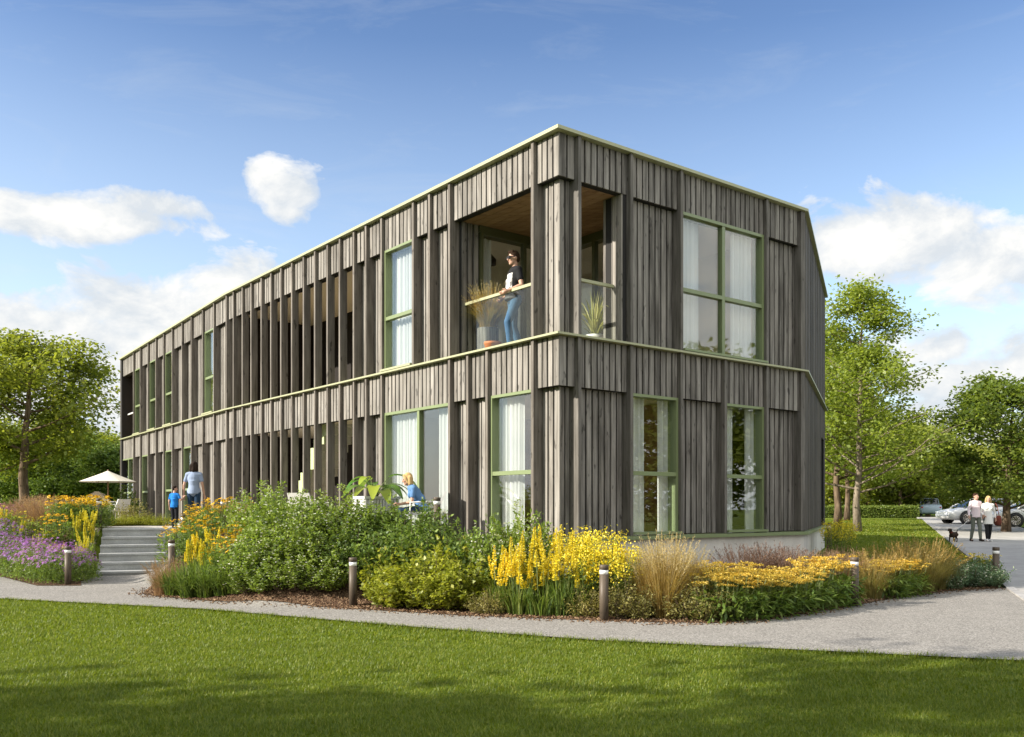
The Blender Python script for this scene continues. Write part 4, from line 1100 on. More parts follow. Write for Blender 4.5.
for px, k, s_ in ((872, .5, .9), (876, .95, 1.0), (890, 1.3, 1.05), (905, .8, 1.1), (922, .55, 1.15), (935, .6, 1.1), (912, 1.4, 1.1), (928, 1.3, 1.1), (943, 1.0, 1.0), (862, 1.0, .9)):
    K_fine.place(B(px, k), 'arching olive fountain grass right of the bollard at the bend of the path', 'fountain grass at the bend', s_ * U(.95, 1.05))
for px, k, s_ in ((868, 2.3, .8), (884, 2.3, .8), (900, 2.1, .8), (916, 2.0, .8), (932, 1.9, .75), (946, 1.7, .7)):
    K_plum.place(B(px, k), 'dark plum grass behind the fountain grass at the edge of the far lawn', 'plum grass by the far lawn', s_)
for px, k in ((882, .45), (893, .5), (905, .45), (889, .85)):
    K_yarrow.place(B(px, k), 'small yellow yarrow clump between the tufts of fountain grass', 'yarrow in the fountain grass', .95)
for px, k, s_ in ((952, .35, 1.1), (965, .4, 1.1), (979, .35, 1.1), (992, .35, 1.0), (960, .8, 1.15), (974, .8, 1.15), (986, .75, 1.05)):
    K_blue.place(B(px, k), 'blue-green mound with tiny white flowers at the right end of the bed', 'blue-green mounds by the driveway', s_)
for px, k in ((966, 1.2), (977, 1.15), (985, 1.1)):
    K_lemon.place(B(px, k), 'yellow daisies behind the blue-green mounds near the driveway bollard', 'yellow daisies near the driveway', .9)
for px, Y in ((836, 20.6), (843, 21.2)):
    K_golden.place(A(px, Y, .03), 'yellow flowering bush beyond the far corner of the plinth', 'yellow bushes beyond the plinth', 1.0)
for px, Y, s_ in ((12, 21.9, .9), (30, 21.6, .85), (48, 21.0, .9), (64, 20.3, .8), (-4, 22.3, .9)):
    K_lemon.place(A(px, Y, .03), 'small yellow daisies between the purple asters and the reddish grass', 'yellow daisies behind the asters', s_)
for px, Y in ((-40, 23.6), (-75, 25), (-60, 26.5), (-110, 27), (-30, 27.5), (-90, 29)):
    K_shrub.place(A(px, Y, .03), 'light green shrub of the garden bed beyond the left edge of the view', 'shrubs beyond the left edge', 1.2)
# ---- bed left of the steps
for px, Y, s_ in ((2, 20.6, 1.3), (14, 20.0, 1.3), (27, 19.4, 1.3), (41, 18.8, 1.3), (54, 18.3, 1.25), (66, 18.35, 1.2), (78, 18.6, 1.1), (8, 21.0, 1.3), (22, 20.3, 1.3), (36, 19.7, 1.3), (50, 19.2, 1.3), (64, 19.0, 1.2), (-10, 21.4, 1.3), (76, 19.3, 1.0)):
    K_aster.place(A(px, Y, .03), 'purple aster mound at the front of the bed left of the steps', 'purple asters', s_ * .92, s_ * U(1.15, 1.3))
for px, Y, s_ in ((4, 22.0, .8), (20, 21.4, .75), (40, 20.9, .8), (57, 20.3, .8)):
    K_spike_sm.place(A(px, Y, .03), 'pale yellow flower spikes behind the purple asters', 'pale yellow spikes behind the asters', s_ * U(.95, 1.1))
for px, Y in ((80, 20.2), (86, 20.8), (78, 21.2), (90, 21.3)):
    K_spike_sm.place(A(px, Y, .03), 'yellow flower spikes along the stones left of the steps', 'yellow spikes left of the steps', U(.95, 1.1))
for px, Y in ((62, 22.0), (72, 22.2), (82, 22.3), (91, 22.0), (68, 23.0), (78, 23.2), (88, 23.0), (97, 22.6), (98, 23.6), (90, 24.0), (58, 21.2)):
    K_daisy.place(A(px, Y, .03), 'golden black-eyed daisies at the top left of the steps', 'black-eyed daisies left of the steps', U(1.0, 1.15))
for px, Y in ((22, 23.4), (34, 23.2), (46, 23.0), (58, 23.6), (40, 24.2), (52, 24.6), (28, 24.4), (64, 24.6)):
    K_rust.place(A(px, Y, .03), 'hazy reddish tan grass behind the yellow spikes left of the steps', 'reddish grass left of the steps', U(.95, 1.1))
for px, Y in ((-4, 24.4), (6, 24.0), (14, 24.8), (2, 25.6), (20, 26.2)):
    K_pink.place(A(px, Y, .03), 'pink flowers at the left edge of the garden under the big tree', 'pink flowers under the tree', U(.95, 1.1))
for px, Y in ((36, 26.5), (46, 27.2), (56, 26.8), (64, 27.6), (72, 26.6), (80, 26.2), (50, 28.6), (62, 29), (74, 28)):
    K_cream.place(A(px, Y, .03), 'cream yellow flowers on tall stems before the parasol terrace', 'cream flowers before the parasol', U(1.0, 1.2))
for px, Y in ((84, 27.2), (92, 27.8), (98, 27.0)):
    K_golden.place(A(px, Y, .03), 'yellow blossom bush left of the terrace near the parasol', 'yellow bushes near the parasol', .9)
for px, Y, s_ in ((114, 25.4, .75), (123, 25.6, .8), (133, 25.9, .85), (143, 26.0, .85), (153, 25.9, .85), (163, 25.8, .8)):
    K_box.place(A(px, Y, .03), 'low clipped lime box mound on the terrace beyond the steps', 'lime box mounds on the terrace', s_ * 1.15, s_ * .75)
K_olive.place(A(131, 29.5, .03), 'silvery olive bush in front of the far end of the house', None, 1.7, 1.6)
K_shrubdk.place(A(127, 33.2, .03), 'dark green bush in the far corner against the house end', None, 1.1, 1.25)

# ------------------------------------------------------------------ trees
def tree(name, loc, parts, label, group=None, sc=1.0, rz=0.0):
    o = thing(name, loc, label, 'tree', group, rz); o.scale = (sc, sc, sc)
    for nm, me in parts: put(nm, me, o)
    return o
tree('garden_tree', A(22, 42, -.05), make_tree(8.9, 2.7, 3.7, 'leaf_oak', 'bark', 17000, .2, 18, tr=.25, seed=4, up=.42, clus=.46, sub=7, lean=(.35, .1), irr=(.6, 1.1)), 'broad green garden tree with forked trunk, the one standing nearer the parasol')
tree('garden_tree', A(-4, 45, -.05), make_tree(8.0, 2.4, 4.4, 'leaf_oak', 'bark', 18000, .2, 13, tr=.22, seed=9, up=.45, clus=.58, sub=5, lean=(-.3, .2)), 'second garden tree, cut off by the left edge, behind the broad forked one')
birch_prof = lambda t: (.80 + .20 * math.sin(math.pi * min(1, t * 3 + .1))) * (1 - t) ** .75 + .10
tree('birch_tree', A(858, 42, -.05), make_tree(12.2, 1.9, 5.1, 'leaf_birch', 'birchbark', 20000, .18, 44, birch_prof, .17, 21, (.2, 0), .42, .34, 7, (.5, 1.15)), 'tall slender bright green tree right of the house, tallest on the lawn')
tree('birch_tree', A(838, 47, -.05), make_tree(10.0, 2.6, 3.4, 'leaf_birch', 'bark', 17000, .2, 26, birch_prof, .2, 33, (0, .2), .45, .55, 5), 'lawn tree nearest the house wall, half hidden behind the corner')
tree('birch_tree', A(847, 58, -.05), make_tree(9.0, 2.6, 3.4, 'leaf_birch', 'bark', 14000, .22, 22, birch_prof, .18, 35, (.1, .2), .45, .6, 5), 'lawn tree standing furthest back, between the two nearer trunks')
mp = lambda t: math.sin(math.pi * (.24 + .66 * t)) ** .8
tree('maple_tree', A(1006, 41.5, -.05), make_tree(6.9, 1.1, 3.5, 'leaf_maple', 'bark', 26000, .19, 26, mp, .19, 47, (.3, 0), .42, .42, 8, (.6, 1.12)), 'round dark green tree with low branches on the grass right of the driveway')
bg = [make_tree(9.0, 1.2, 3.6, 'leaf_far', 'bark', 11000, .34, 16, None, .22, 61, up=.4, clus=.75, sub=4), make_tree(8.0, .8, 3.4, 'leaf_oak', 'bark', 10000, .34, 16, None, .2, 67, up=.45, clus=.7, sub=4),
      make_tree(8.5, .5, 3.6, 'leaf_dark', 'bark', 10000, .34, 18, None, .2, 71, up=.35, clus=.75, sub=4)]
bg.append(make_tree(9.0, 1.6, 3.5, 'leaf_oak', 'bark', 5200, .3, 14, None, .2, 77, up=.45, clus=.6, sub=4))
def bgtree(px, Y, v, sc, label, group=None):
    return tree('background_tree', A(px, Y, -.1), bg[v], label, group, sc, random.uniform(0, 6))
grp = 'trees beyond the far lawn'
for px, Y, v, sc in ((838, 76, 1, .85), (868, 82, 0, .95), (900, 80, 1, 1.0), (928, 84, 0, .95), (884, 90, 2, 1.0), (912, 96, 0, 1.1), (946, 96, 1, .9), (975, 100, 0, .9), (1005, 98, 2, .9), (1030, 92, 0, 1.0), (852, 98, 0, 1.05)):
    bgtree(px, Y, v, sc, 'leafy tree in the row at the end of the driveway beyond the far lawn', grp)
grp = 'trees behind the parasol'
for px, Y, v, sc in ((-14, 56, 2, .68), (14, 58, 2, .66), (40, 56, 2, .62), (64, 58, 2, .64), (88, 56, 2, .60), (110, 58, 1, .66), (128, 60, 2, .64), (52, 66, 0, .82), (94, 68, 1, .80), (72, 54, 2, .5), (24, 53, 2, .5), (118, 52, 2, .5), (46, 52, 2, .48), (98, 52, 2, .48)):
    bgtree(px, Y, v, sc, 'dark bushy tree in the green screen behind the parasol', grp)
# trees of the park behind and beside the viewer: they shade the lawn and show in the window panes
grp = 'park trees behind the viewer'
for x, y, v, sc in ((-12.5, .6, 3, 1.2), (-21.5, -1.2, 3, 1.35), (-15.0, -4.2, 3, 1.1), (-9.0, -8.6, 1, 1.2), (2.5, -15, 0, 1.2), (-31, 5, 1, 1.2), (-34, 14, 0, 1.1), (30, 15, 0, 1.0), (34, 21, 1, 1.0), (27, 8, 1, .9)):
    o = tree('park_tree', (x, y, -.05), bg[v], 'park tree standing outside the picture behind the viewer', grp, sc, random.uniform(0, 6))
# clipped hedge across the end of the far lawn
hd = thing('clipped_hedge', A(868, 72, 0), 'low clipped green hedge across the end of the far lawn', 'hedge')
n = 9000; L_ = 7.6
P_ = np.stack([rng.uniform(-L_ / 2, L_ / 2, n), rng.uniform(-.5, .5, n), rng.uniform(0, .85, n)], -1)
k = rng.integers(0, 3, n); P_[k == 0, 1] = -.5 + rng.normal(0, .04, (k == 0).sum()); P_[k == 1, 2] = .85 + rng.normal(0, .05, (k == 1).sum())
lf = NP(); lf.quads(leaves(P_, dirs(n), .13, .09)); put('foliage', lf.mesh('foliage', M['leaf_maple']), hd)
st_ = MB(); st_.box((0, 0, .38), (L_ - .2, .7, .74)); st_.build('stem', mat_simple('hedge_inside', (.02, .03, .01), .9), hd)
# ------------------------------------------------------------------ people and the dog
M['skin'] = mat_simple('skin', (.50, .29, .20), .55, var=.06)
def cloth(name, col, var=.12): 
    return mat_simple(name, col, .85, var=var, scale=14, bump=.15, spec=.15)
def remesh(mb, name, mats, vox=.012, smooth=3):
    me = mb.mesh('raw', mats); o = link(bpy.data.objects.new('raw', me))
    r = o.modifiers.new('r', 'REMESH'); r.mode = 'VOXEL'; r.voxel_size = vox; r.use_smooth_shade = True
    s = o.modifiers.new('s', 'SMOOTH'); s.factor = .5; s.iterations = smooth
    dg = bpy.context.evaluated_depsgraph_get()
    out = bpy.data.meshes.new_from_object(o.evaluated_get(dg)); out.name = name
    bpy.data.objects.remove(o); bpy.data.meshes.remove(me)
    out.materials.clear(); out.materials.append(mats); return out
def limb(mb, pts, rad):
    pts = [Vector(p) for p in pts]
    mb.tube(pts, rad, 12)
    for p, r in zip(pts, rad): mb.ball(p, r * .995, nu=12, nv=8)
V = Vector
POSE = dict(hipL=(-.09, 0, .93), hipR=(.09, 0, .93), kneeL=(-.10, .03, .50), kneeR=(.10, .03, .50), ankL=(-.10, -.01, .085), ankR=(.10, -.01, .085),
            pelvis=(0, 0, .97), waist=(0, .01, 1.12), chest=(0, 0, 1.30), neck=(0, .0, 1.47), head=(0, .025, 1.625),
            shL=(-.168, 0, 1.405), shR=(.168, 0, 1.405), elL=(-.225, -.03, 1.13), elR=(.225, -.03, 1.13), wrL=(-.245, .05, .88), wrR=(.245, .05, .88), turn=0.0, nod=0.0)
def hand(mb, wr, el, side, curl=.35):
    w = V(wr); d = (w - V(el)).normalized()
    lat = V((0, 1, 0)); lat = (lat - d * lat.dot(d)).normalized()       # thumb side faces forward
    pal = d.cross(lat).normalized() * side
    limb(mb, [w, w + d * .045 + lat * .004, w + d * .085], [.026, .033, .034])
    for k, (o, ln) in enumerate(((.026, .072), (.009, .080), (-.009, .075), (-.026, .060))):
        b = w + d * .085 + lat * o; a1 = b + (d * math.cos(curl) - pal * math.sin(curl)) * ln * .5; a2 = a1 + (d * math.cos(curl * 2.2) - pal * math.sin(curl * 2.2)) * ln * .5
        limb(mb, [b - d * .03, a1, a2], [.0105, .0095, .008])
    b = w + d * .03 + lat * .028
    limb(mb, [b, b + (lat * .7 + d * .7) * .032, b + (lat * .45 + d * .9) * .062 - pal * .012], [.013, .012, .009])
def person(loc, rz, H, pose, label, top, legs, shoe, haircol, hair='short', sleeves='short', female=False, coat=0.0, stripe=None, group=None, skin=None, tdrop=0.0):
    J = {k: (V(v) if hasattr(v, '__len__') else v) for k, v in {**POSE, **pose}.items()}
    o = thing('person', loc, label, 'person', group, rz); s = H / 1.75; o.scale = (s, s, s)
    HR = Matrix.Rotation(J['turn'], 3, 'Z') @ Matrix.Rotation(J['nod'], 3, 'X')
    hd = J['head']; sh = .93 if female else 1.0
    b = MB()
    def torso(mb, g, lo=True):
        tw = (J['chest'] - J['pelvis']).normalized(); rot = tw.to_track_quat('Z', 'Y').to_matrix()
        # keep the shoulders' direction
        mb.ball(J['chest'], (.165 * sh + g, .108 + g, .19 + g), None if tw.z > .9 else Matrix.Rotation(math.atan2(-tw.y, tw.z), 3, 'X'))
        mb.ball(J['waist'], (.140 * sh + g, .098 + g, .17 + g)); 
        if lo: mb.ball(J['pelvis'], (.158 + g + (.012 if female else 0), .112 + g, .13 + g))
        if female: 
            for sx in (-1, 1): mb.ball(J['chest'] + V((sx * .07, .075, -.015)), .062 + g)
        limb(mb, [J['shL'] * .97 + J['chest'] * .03, J['neck'] + V((0, -.01, -.035)), J['shR'] * .97 + J['chest'] * .03], [.05 + g, .062 + g, .05 + g])
    torso(b, 0)
    limb(b, [J['neck'] + V((0, -.012, -.03)), hd + V((0, -.02, -.06))], [.056 * sh, .05 * sh])
    # head: skull, jaw, nose, ears, brow
    h = lambda x, y, z: hd + HR @ V((x, y, z))
    b.ball(h(0, -.012, .025), (.075, .094, .098), HR); b.ball(h(0, .026, -.055), (.056, .062, .062), HR); b.ball(h(0, .062, -.085), (.028, .026, .024), HR)
    limb(b, [h(0, .082, .02), h(0, .102, -.022)], [.010, .015]); 
    for sx in (-1, 1):
        b.ball(h(sx * .074, -.01, -.005), (.012, .022, .032), HR); b.ball(h(sx * .036, .068, -.022), (.022, .018, .02), HR)
        S_ = 'L' if sx < 0 else 'R'
        limb(b, [J['hip' + S_], (J['hip' + S_] * .5 + J['knee' + S_] * .5), J['knee' + S_]], [.088, .076, .056])
        limb(b, [J['knee' + S_], J['knee' + S_] * .65 + J['ank' + S_] * .35 + V((0, -.012, 0)), J['ank' + S_]], [.055, .056, .037])
        f = V((sx * .03, .13, -.045)); limb(b, [J['ank' + S_] + V((0, -.02, -.045)), J['ank' + S_] + f], [.036, .028])
        limb(b, [J['sh' + S_], (J['sh' + S_] + J['el' + S_]) / 2, J['el' + S_]], [.050 * sh, .044 * sh, .036 * sh])
        limb(b, [J['el' + S_], J['el' + S_] * .65 + J['wr' + S_] * .35, J['wr' + S_]], [.037 * sh, .036 * sh, .025 * sh])
        hand(b, J['wr' + S_], J['el' + S_], sx)
    put('body', remesh(b, 'body', skin or M['skin'], .0075, 3), o)
    for sx in (-1, 1):
        e = MB(); e.ball(h(sx * .032, .077, .012), (.013, .009, .008), HR); e.build('eye', M['eye'], o)
    e = MB(); e.ball(h(0, .084, -.056), (.022, .007, .006), HR); e.build('mouth', M['lip'], o)
    # trousers
    t = MB(); g = .014
    t.ball(J['pelvis'] + V((0, 0, -.01)), (.163 + g, .115 + g, .125))
    for S_ in 'LR':
        limb(t, [J['hip' + S_], (J['hip' + S_] + J['knee' + S_]) / 2, J['knee' + S_], J['knee' + S_] * .6 + J['ank' + S_] * .4 + V((0, -.01, 0)), J['ank' + S_] * .93 + J['knee' + S_] * .07], [.094, .082, .064, .064, .05 if not coat else .046])
    put('trousers', remesh(t, 'trousers', legs, .011, 3), o)
    for sx, S_ in ((-1, 'L'), (1, 'R')):
        q = MB(); a = J['ank' + S_]
        limb(q, [a + V((0, -.035, -.04)), a + V((sx * .012, .06, -.05)), a + V((sx * .028, .145, -.058))], [.043, .041, .032]); limb(q, [a + V((0, -.01, -.02)), a + V((0, -.005, .02))], [.044, .043])
        put('shoe', remesh(q, 'shoe', shoe, .010, 3), o)
    # top
    q = MB(); g = .016; torso(q, g)
    if tdrop or coat:
        dz = max(tdrop, coat); q.tube([J['chest'] + V((0, 0, -.04)), J['waist'], J['pelvis'] + V((0, 0, .02)), J['pelvis'] + V((0, .005, -dz))], [.150 * sh, .146 * sh, .166 * sh, (.176 + coat * .12) * sh], 20)
    for S_ in 'LR':
        if sleeves == 'short': limb(q, [J['sh' + S_], J['sh' + S_] * .42 + J['el' + S_] * .58], [.056 * sh, .056 * sh])
        else: limb(q, [J['sh' + S_], J['el' + S_], J['el' + S_] * .12 + J['wr' + S_] * .88], [.056 * sh, .047 * sh, .037 * sh])
    put('coat' if coat else 'shirt', remesh(q, 'top', top, .011, 3), o)
    # hair
    q = MB()
    q.ball(h(0, -.022, .045), (.081, .096, .090), HR); q.ball(h(0, -.055, .0), (.074, .062, .075), HR)
    if hair == 'short':
        for k in range(9): q.ball(h(random.uniform(-.05, .05), random.uniform(.0, .058), .105 + random.uniform(-.01, .012)), (.026, .028, .02), HR)
    if hair == 'long':
        for sx in (-1, 0, 1): limb(q, [h(sx * .05, -.055, .02), h(sx * .068, -.075 + abs(sx) * .03, -.10), h(sx * .062, -.07 + abs(sx) * .02, -.19)], [.055, .052, .03])
        for sx in (-1, 1): limb(q, [h(sx * .045, .045, .088), h(sx * .074, .025, .02), h(sx * .078, .005, -.08)], [.028, .024, .02])
    if hair == 'bob':
        for sx in (-1, 0, 1): limb(q, [h(sx * .05, -.055, .02), h(sx * .066, -.06 + abs(sx) * .03, -.09)], [.055, .042])
        for sx in (-1, 1): limb(q, [h(sx * .04, .05, .09), h(sx * .074, .03, .02), h(sx * .076, .01, -.06)], [.026, .024, .02])
    put('hair', remesh(q, 'hair', haircol, .010, 2), o)
    o['_h'] = list(hd)
    return o, J, h, HR
M['eye'] = mat_simple('dark_eye', (.03, .02, .015), .3); M['lip'] = mat_simple('lips', (.42, .16, .13), .5)
hair_br = cloth('brown_hair', (.035, .018, .010), .3); hair_bl = cloth('blonde_hair', (.50, .34, .15), .25); hair_dk = cloth('dark_hair', (.022, .014, .010), .3)
jeans = cloth('blue_jeans', (.055, .115, .20), .25); jeans_dk = cloth('dark_jeans', (.022, .045, .085), .25)
# man on the corner balcony, black T-shirt with a pale print
m, t, out = new_mat('printed_t_shirt')
tc = t.n('ShaderNodeTexCoord').outputs['Object']; sx_ = t.n('ShaderNodeSeparateXYZ'); t.l(tc, sx_.inputs[0])
inz = t.math('MULTIPLY', t.math('GREATER_THAN', sx_.outputs[2], 1.06), t.math('LESS_THAN', sx_.outputs[2], 1.36))
inx = t.math('MULTIPLY', t.math('LESS_THAN', t.math('ABSOLUTE', sx_.outputs[0]), .115), t.math('GREATER_THAN', sx_.outputs[1], .03))
pr = t.math('MULTIPLY', t.math('MULTIPLY', inz, inx), t.ramp(t.noise(tc, 16, 4), [(.38, .25), (.55, 1.0)]))
low = t.math('LESS_THAN', sx_.outputs[2], 1.06)
principled(t, out, t.mix(pr, t.mix(low, (.018, .018, .02), (.10, .10, .105)), (.62, .60, .58)), .85, 0, None, .1); M['tee'] = m
ZBAL = ZBF
man, J, h, HR = person((.05, 16.25, ZBAL + .005), R(112), 1.86,
    dict(kneeL=(-.10, .17, .53), ankL=(-.10, .12, .10), kneeR=(.10, -.02, .5), ankR=(.10, -.14, .085), elR=(.25, -.09, 1.14), wrR=(.22, .12, 1.0), elL=(-.25, -.02, 1.13), wrL=(-.22, .20, 1.03), nod=R(-6)),
    'man in sunglasses and black printed T-shirt on the corner balcony', M['tee'], jeans, cloth('pale_trainers', (.6, .58, .55)), hair_br, 'short', tdrop=.05)
q = MB(); q.box(h(0, .092, .014), (.15, .022, .042), rot=HR)
for sx in (-1, 1): q.box(h(sx * .076, .035, .018), (.008, .12, .014), rot=HR)
q.build('sunglasses', M['black'], man)
# woman and boy at the head of the steps, seen from behind
m, t, out = new_mat('striped_shirt')
tc = t.n('ShaderNodeTexCoord').outputs['Object']
w = t.n('ShaderNodeTexWave'); w.inputs['Scale'].default_value = 18; w.inputs['Distortion'].default_value = .3; w.bands_direction = 'Z'; t.l(tc, w.inputs['Vector'])
principled(t, out, t.mix(t.math('MULTIPLY', w.outputs['Fac'], .6), (.30, .36, .48), (.16, .21, .34)), .85, 0, None, .1); M['stripe'] = m
wp = A(194, 22.7); bp = A(174.5, 22.62)
person((wp.x, wp.y, 1.045), R(3), 1.66, dict(kneeL=(-.09, .07, .5), ankL=(-.09, .08, .085), kneeR=(.09, .02, .5), ankR=(.09, -.08, .10), elL=(-.25, -.02, 1.13), wrL=(-.275, .05, .87), head=(0, .03, 1.62)),
    'dark-haired woman in blue shirt and jeans holding hands with a small boy', M['stripe'], jeans_dk, cloth('dark_shoes', (.03, .03, .03)), hair_dk, 'long', female=True, tdrop=.06)
person((bp.x, bp.y, 1.045), R(-8), 1.03, dict(kneeL=(-.09, .05, .5), ankL=(-.09, .04, .085), kneeR=(.09, .0, .5), ankR=(.10, -.05, .09), elR=(.27, -.0, 1.18), wrR=(.37, .05, 1.30), head=(0, .03, 1.66), turn=R(-50)),
    'small boy in bright blue T-shirt holding hands with a woman above the steps', cloth('bright_blue_tee', (.02, .18, .56)), cloth('black_trousers', (.018, .018, .022)), cloth('boy_shoes', (.03, .03, .035)), hair_dk, 'short', tdrop=.08)
# couple walking up the driveway
cp = A(975.5, 33.4); cq = A(988, 33.3)
person((cp.x, cp.y, cp.z + .035), R(184), 1.76, dict(kneeL=(-.09, .13, .5), ankL=(-.09, .17, .10), kneeR=(.09, -.01, .5), ankR=(.09, -.13, .09), elL=(-.26, -.03, 1.14), wrL=(-.22, .09, .93), elR=(.26, .0, 1.14), wrR=(.30, .10, .93), turn=R(20)),
    'man in pale pink shirt and grey trousers walking a dog up the drive', cloth('pale_pink_shirt', (.72, .60, .62), .06), cloth('grey_trousers', (.15, .16, .13)), cloth('dark_shoe_leather', (.03, .022, .018)), hair_br, 'short', 'long', tdrop=.10)
person((cq.x, cq.y, cq.z + .035), R(174), 1.66, dict(kneeL=(-.085, .0, .5), ankL=(-.085, -.1, .09), kneeR=(.085, .11, .5), ankR=(.085, .13, .10), elR=(.26, -.03, 1.14), wrR=(.22, .13, 1.02), elL=(-.25, -.02, 1.13), wrL=(-.25, .07, .9), turn=R(-18)),
    'blonde woman in white coat and black trousers walking arm in arm with a man', cloth('white_coat', (.76, .74, .70), .05), cloth('black_leggings', (.02, .02, .022)), cloth('white_trainers', (.7, .68, .66)), hair_bl, 'long', 'long', True, coat=.30)
bg_ = MB((cq.x + .33, cq.y - .05, cq.z + .62))
bx = V((cq.x + .33, cq.y - .05, cq.z + .62))
bg_.lathe([(0.02, 0), (.12, .01), (.16, .12), (.15, .28), (.12, .36), (.0, .37)], 14, bx, mat=Matrix.Diagonal((.7, 1.1, 1)))
bg_.tube([bx + V((0, -.1, .33)), bx + V((-.06, -.05, .75)), bx + V((-.09, .0, .80)), bx + V((-.06, .05, .75)), bx + V((0, .1, .33))], .013, 6)
o = bg_.build('shoulder_bag', cloth('brown_leather', (.16, .045, .03)), None); o.location = bx
tag(o, 'large reddish brown bag hanging from the shoulder of the woman in white', 'bag')
# dog on a lead
dg = A(953.5, 33.0); dz = dg.z + .035
b = MB()
limb(b, [(-.02, .23, .40), (0, .1, .385), (0, -.1, .39), (0, -.22, .40)], [.10, .125, .105, .10]); b.ball((0, .17, .36), (.10, .12, .14))
limb(b, [(0, .24, .45), (0, .33, .57)], [.085, .065]); b.ball((0, .37, .60), (.068, .08, .07)); limb(b, [(0, .42, .585), (0, .50, .565)], [.042, .032])
for sx in (-1, 1):
    limb(b, [(sx * .045, .36, .655), (sx * .075, .34, .63), (sx * .085, .345, .56)], [.018, .022, .014])
    k = .05 * sx
    limb(b, [(sx * .07, .19, .34), (sx * .075, .17 + k, .20), (sx * .075, .20 + k, .05)], [.055, .033, .024]); limb(b, [(sx * .075, .20 + k, .035), (sx * .075, .245 + k, .025)], [.027, .022])
    limb(b, [(sx * .07, -.20, .36), (sx * .08, -.14 - k, .25), (sx * .075, -.26 - k, .15), (sx * .075, -.235 - k, .04)], [.075, .05, .026, .024]); limb(b, [(sx * .075, -.235 - k, .03), (sx * .075, -.19 - k, .024)], [.027, .022])
limb(b, [(0, -.28, .44), (0, -.36, .52), (0, -.38, .62)], [.03, .022, .014])
d_ = thing('dog', (dg.x, dg.y, dz), 'small dark brown dog on a lead walking in front of the couple', 'dog', None, R(128)); d_.scale = (.74, .74, .74)
put('body', remesh(b, 'body', cloth('dark_brown_fur', (.035, .022, .014), .4), .009, 2), d_)
q = MB(); q.lathe([(.082, -.012), (.086, 0), (.082, .012)], 14, (0, .275, .50), mat=Matrix.Rotation(R(-40), 3, 'X')); q.build('collar', cloth('red_collar', (.3, .04, .03)), d_)
l0 = V((dg.x - .17, dg.y - .12, dz + .40)); l1 = V((cp.x - .27, cp.y - .16, cp.z + .90))
ld = MB(l0); ld.tube([l0, l0.lerp(l1, .35) - V((0, 0, .10)), l0.lerp(l1, .7) - V((0, 0, .08)), l1], .008, 6)
o = ld.build('dog_lead', M['white']); o.location = l0; tag(o, 'thin pale lead between the brown dog and the man in pink', 'lead')
# ------------------------------------------------------------------ furniture, lamps, cars
M['bollard'] = mat_wood('bollard_bronze', [(0, (.045, .035, .026)), (.5, (.095, .075, .056)), (1, (.16, .13, .10))], .6, .5)
M['diffuser'] = mat_simple('lamp_diffuser', (.82, .82, .80), .35, var=.03)
bm_ = {}
mb = MB(); mb.lathe([(0.0, 0), (.062, 0), (.062, .655), (.0, .656)], 20); bm_['post'] = mb.mesh('post', M['bollard'])
mb = MB(); mb.lathe([(0.0, .657), (.060, .657), (.060, .715), (0, .716)], 20); bm_['light_band'] = mb.mesh('light_band', M['diffuser'])
mb = MB(); mb.lathe([(0.0, .717), (.064, .717), (.064, .775), (.058, .782), (0, .783)], 20); bm_['cap'] = mb.mesh('cap', M['bollard'])
first = None
for loc, lab in ((A(68, 17.93), 'bronze bollard lamp standing in the purple asters'), (A(99, 22.2), 'bronze bollard lamp at the top left corner of the steps'), (A(171.5, 17.75), 'bronze bollard lamp at the bottom right corner of the steps'),
                 (V((-7.62, 21.25, z1(-7.62, 21.25) - .1)), 'bronze bollard lamp beside the small boy at the top of the steps'), (A(223, 24.3), 'small bollard lamp against the house wall right of the woman and boy'),
                 (G(353, 608), 'dark bollard lamp at the path in front of the white-flowered shrubs'), (G(604, 622.5), 'brown bollard lamp between yellow blossom and feather grass'), (G(854.5, 607.5), 'bollard lamp at the right end of the yarrow'),
                 (A(996, 17.7), 'dark bollard lamp at the right end of the bed by the driveway'), (A(829, 22.5), 'bollard lamp behind the far corner of the plinth'), (A(437, 16.2), 'bollard lamp beside the white chair on the terrace')):
    if first is None:
        first = thing('bollard_lamp', loc, lab, 'bollard lamp', 'bollard lamps')
        for k in ('post', 'light_band', 'cap'): put(k, bm_[k], first)
    else:
        o = copy_tree(first); o.location = loc; o['label'] = lab
# ---- terrace chairs
def chair(loc, rz, label, group='white garden chairs', first=[None]):
    if first[0] is not None:
        o = copy_tree(first[0]); o.location = loc; o.rotation_euler = (0, 0, rz); o['label'] = label; return o
    o = thing('garden_chair', loc, label, 'chair', group, rz); first[0] = o
    b = MB(); b.box((0, 0, .40), (.56, .54, .06)); b.build('seat', M['white'], o)
    b = MB(); b.hexa([(-.28, -.25, .44), (.28, -.25, .44), (.28, -.21, .44), (-.28, -.21, .44), (-.25, -.42, .80), (.25, -.42, .80), (.25, -.38, .80), (-.25, -.38, .80)]); b.build('backrest', M['white'], o)
    for sx in (-1, 1):
        b = MB(); b.tube([(sx * .30, .25, .0), (sx * .30, .24, .60), (sx * .30, -.30, .62)], .016, 8); b.build('armrest', M['white'], o)
        for y in (-.24, .24):
            b = MB(); b.tube([(sx * .25, y * 1.12, 0), (sx * .24, y, .38)], .015, 8); b.build('leg', M['white'], o)
    return o
chair(A(309, 18.8, .055), R(-20), 'white garden chair left of the white planter, its back just above the shrubs')
wc = A(424, 16.75, .055); chair((wc.x, wc.y, 1.05), R(95), 'white garden chair the blonde woman is sitting on')
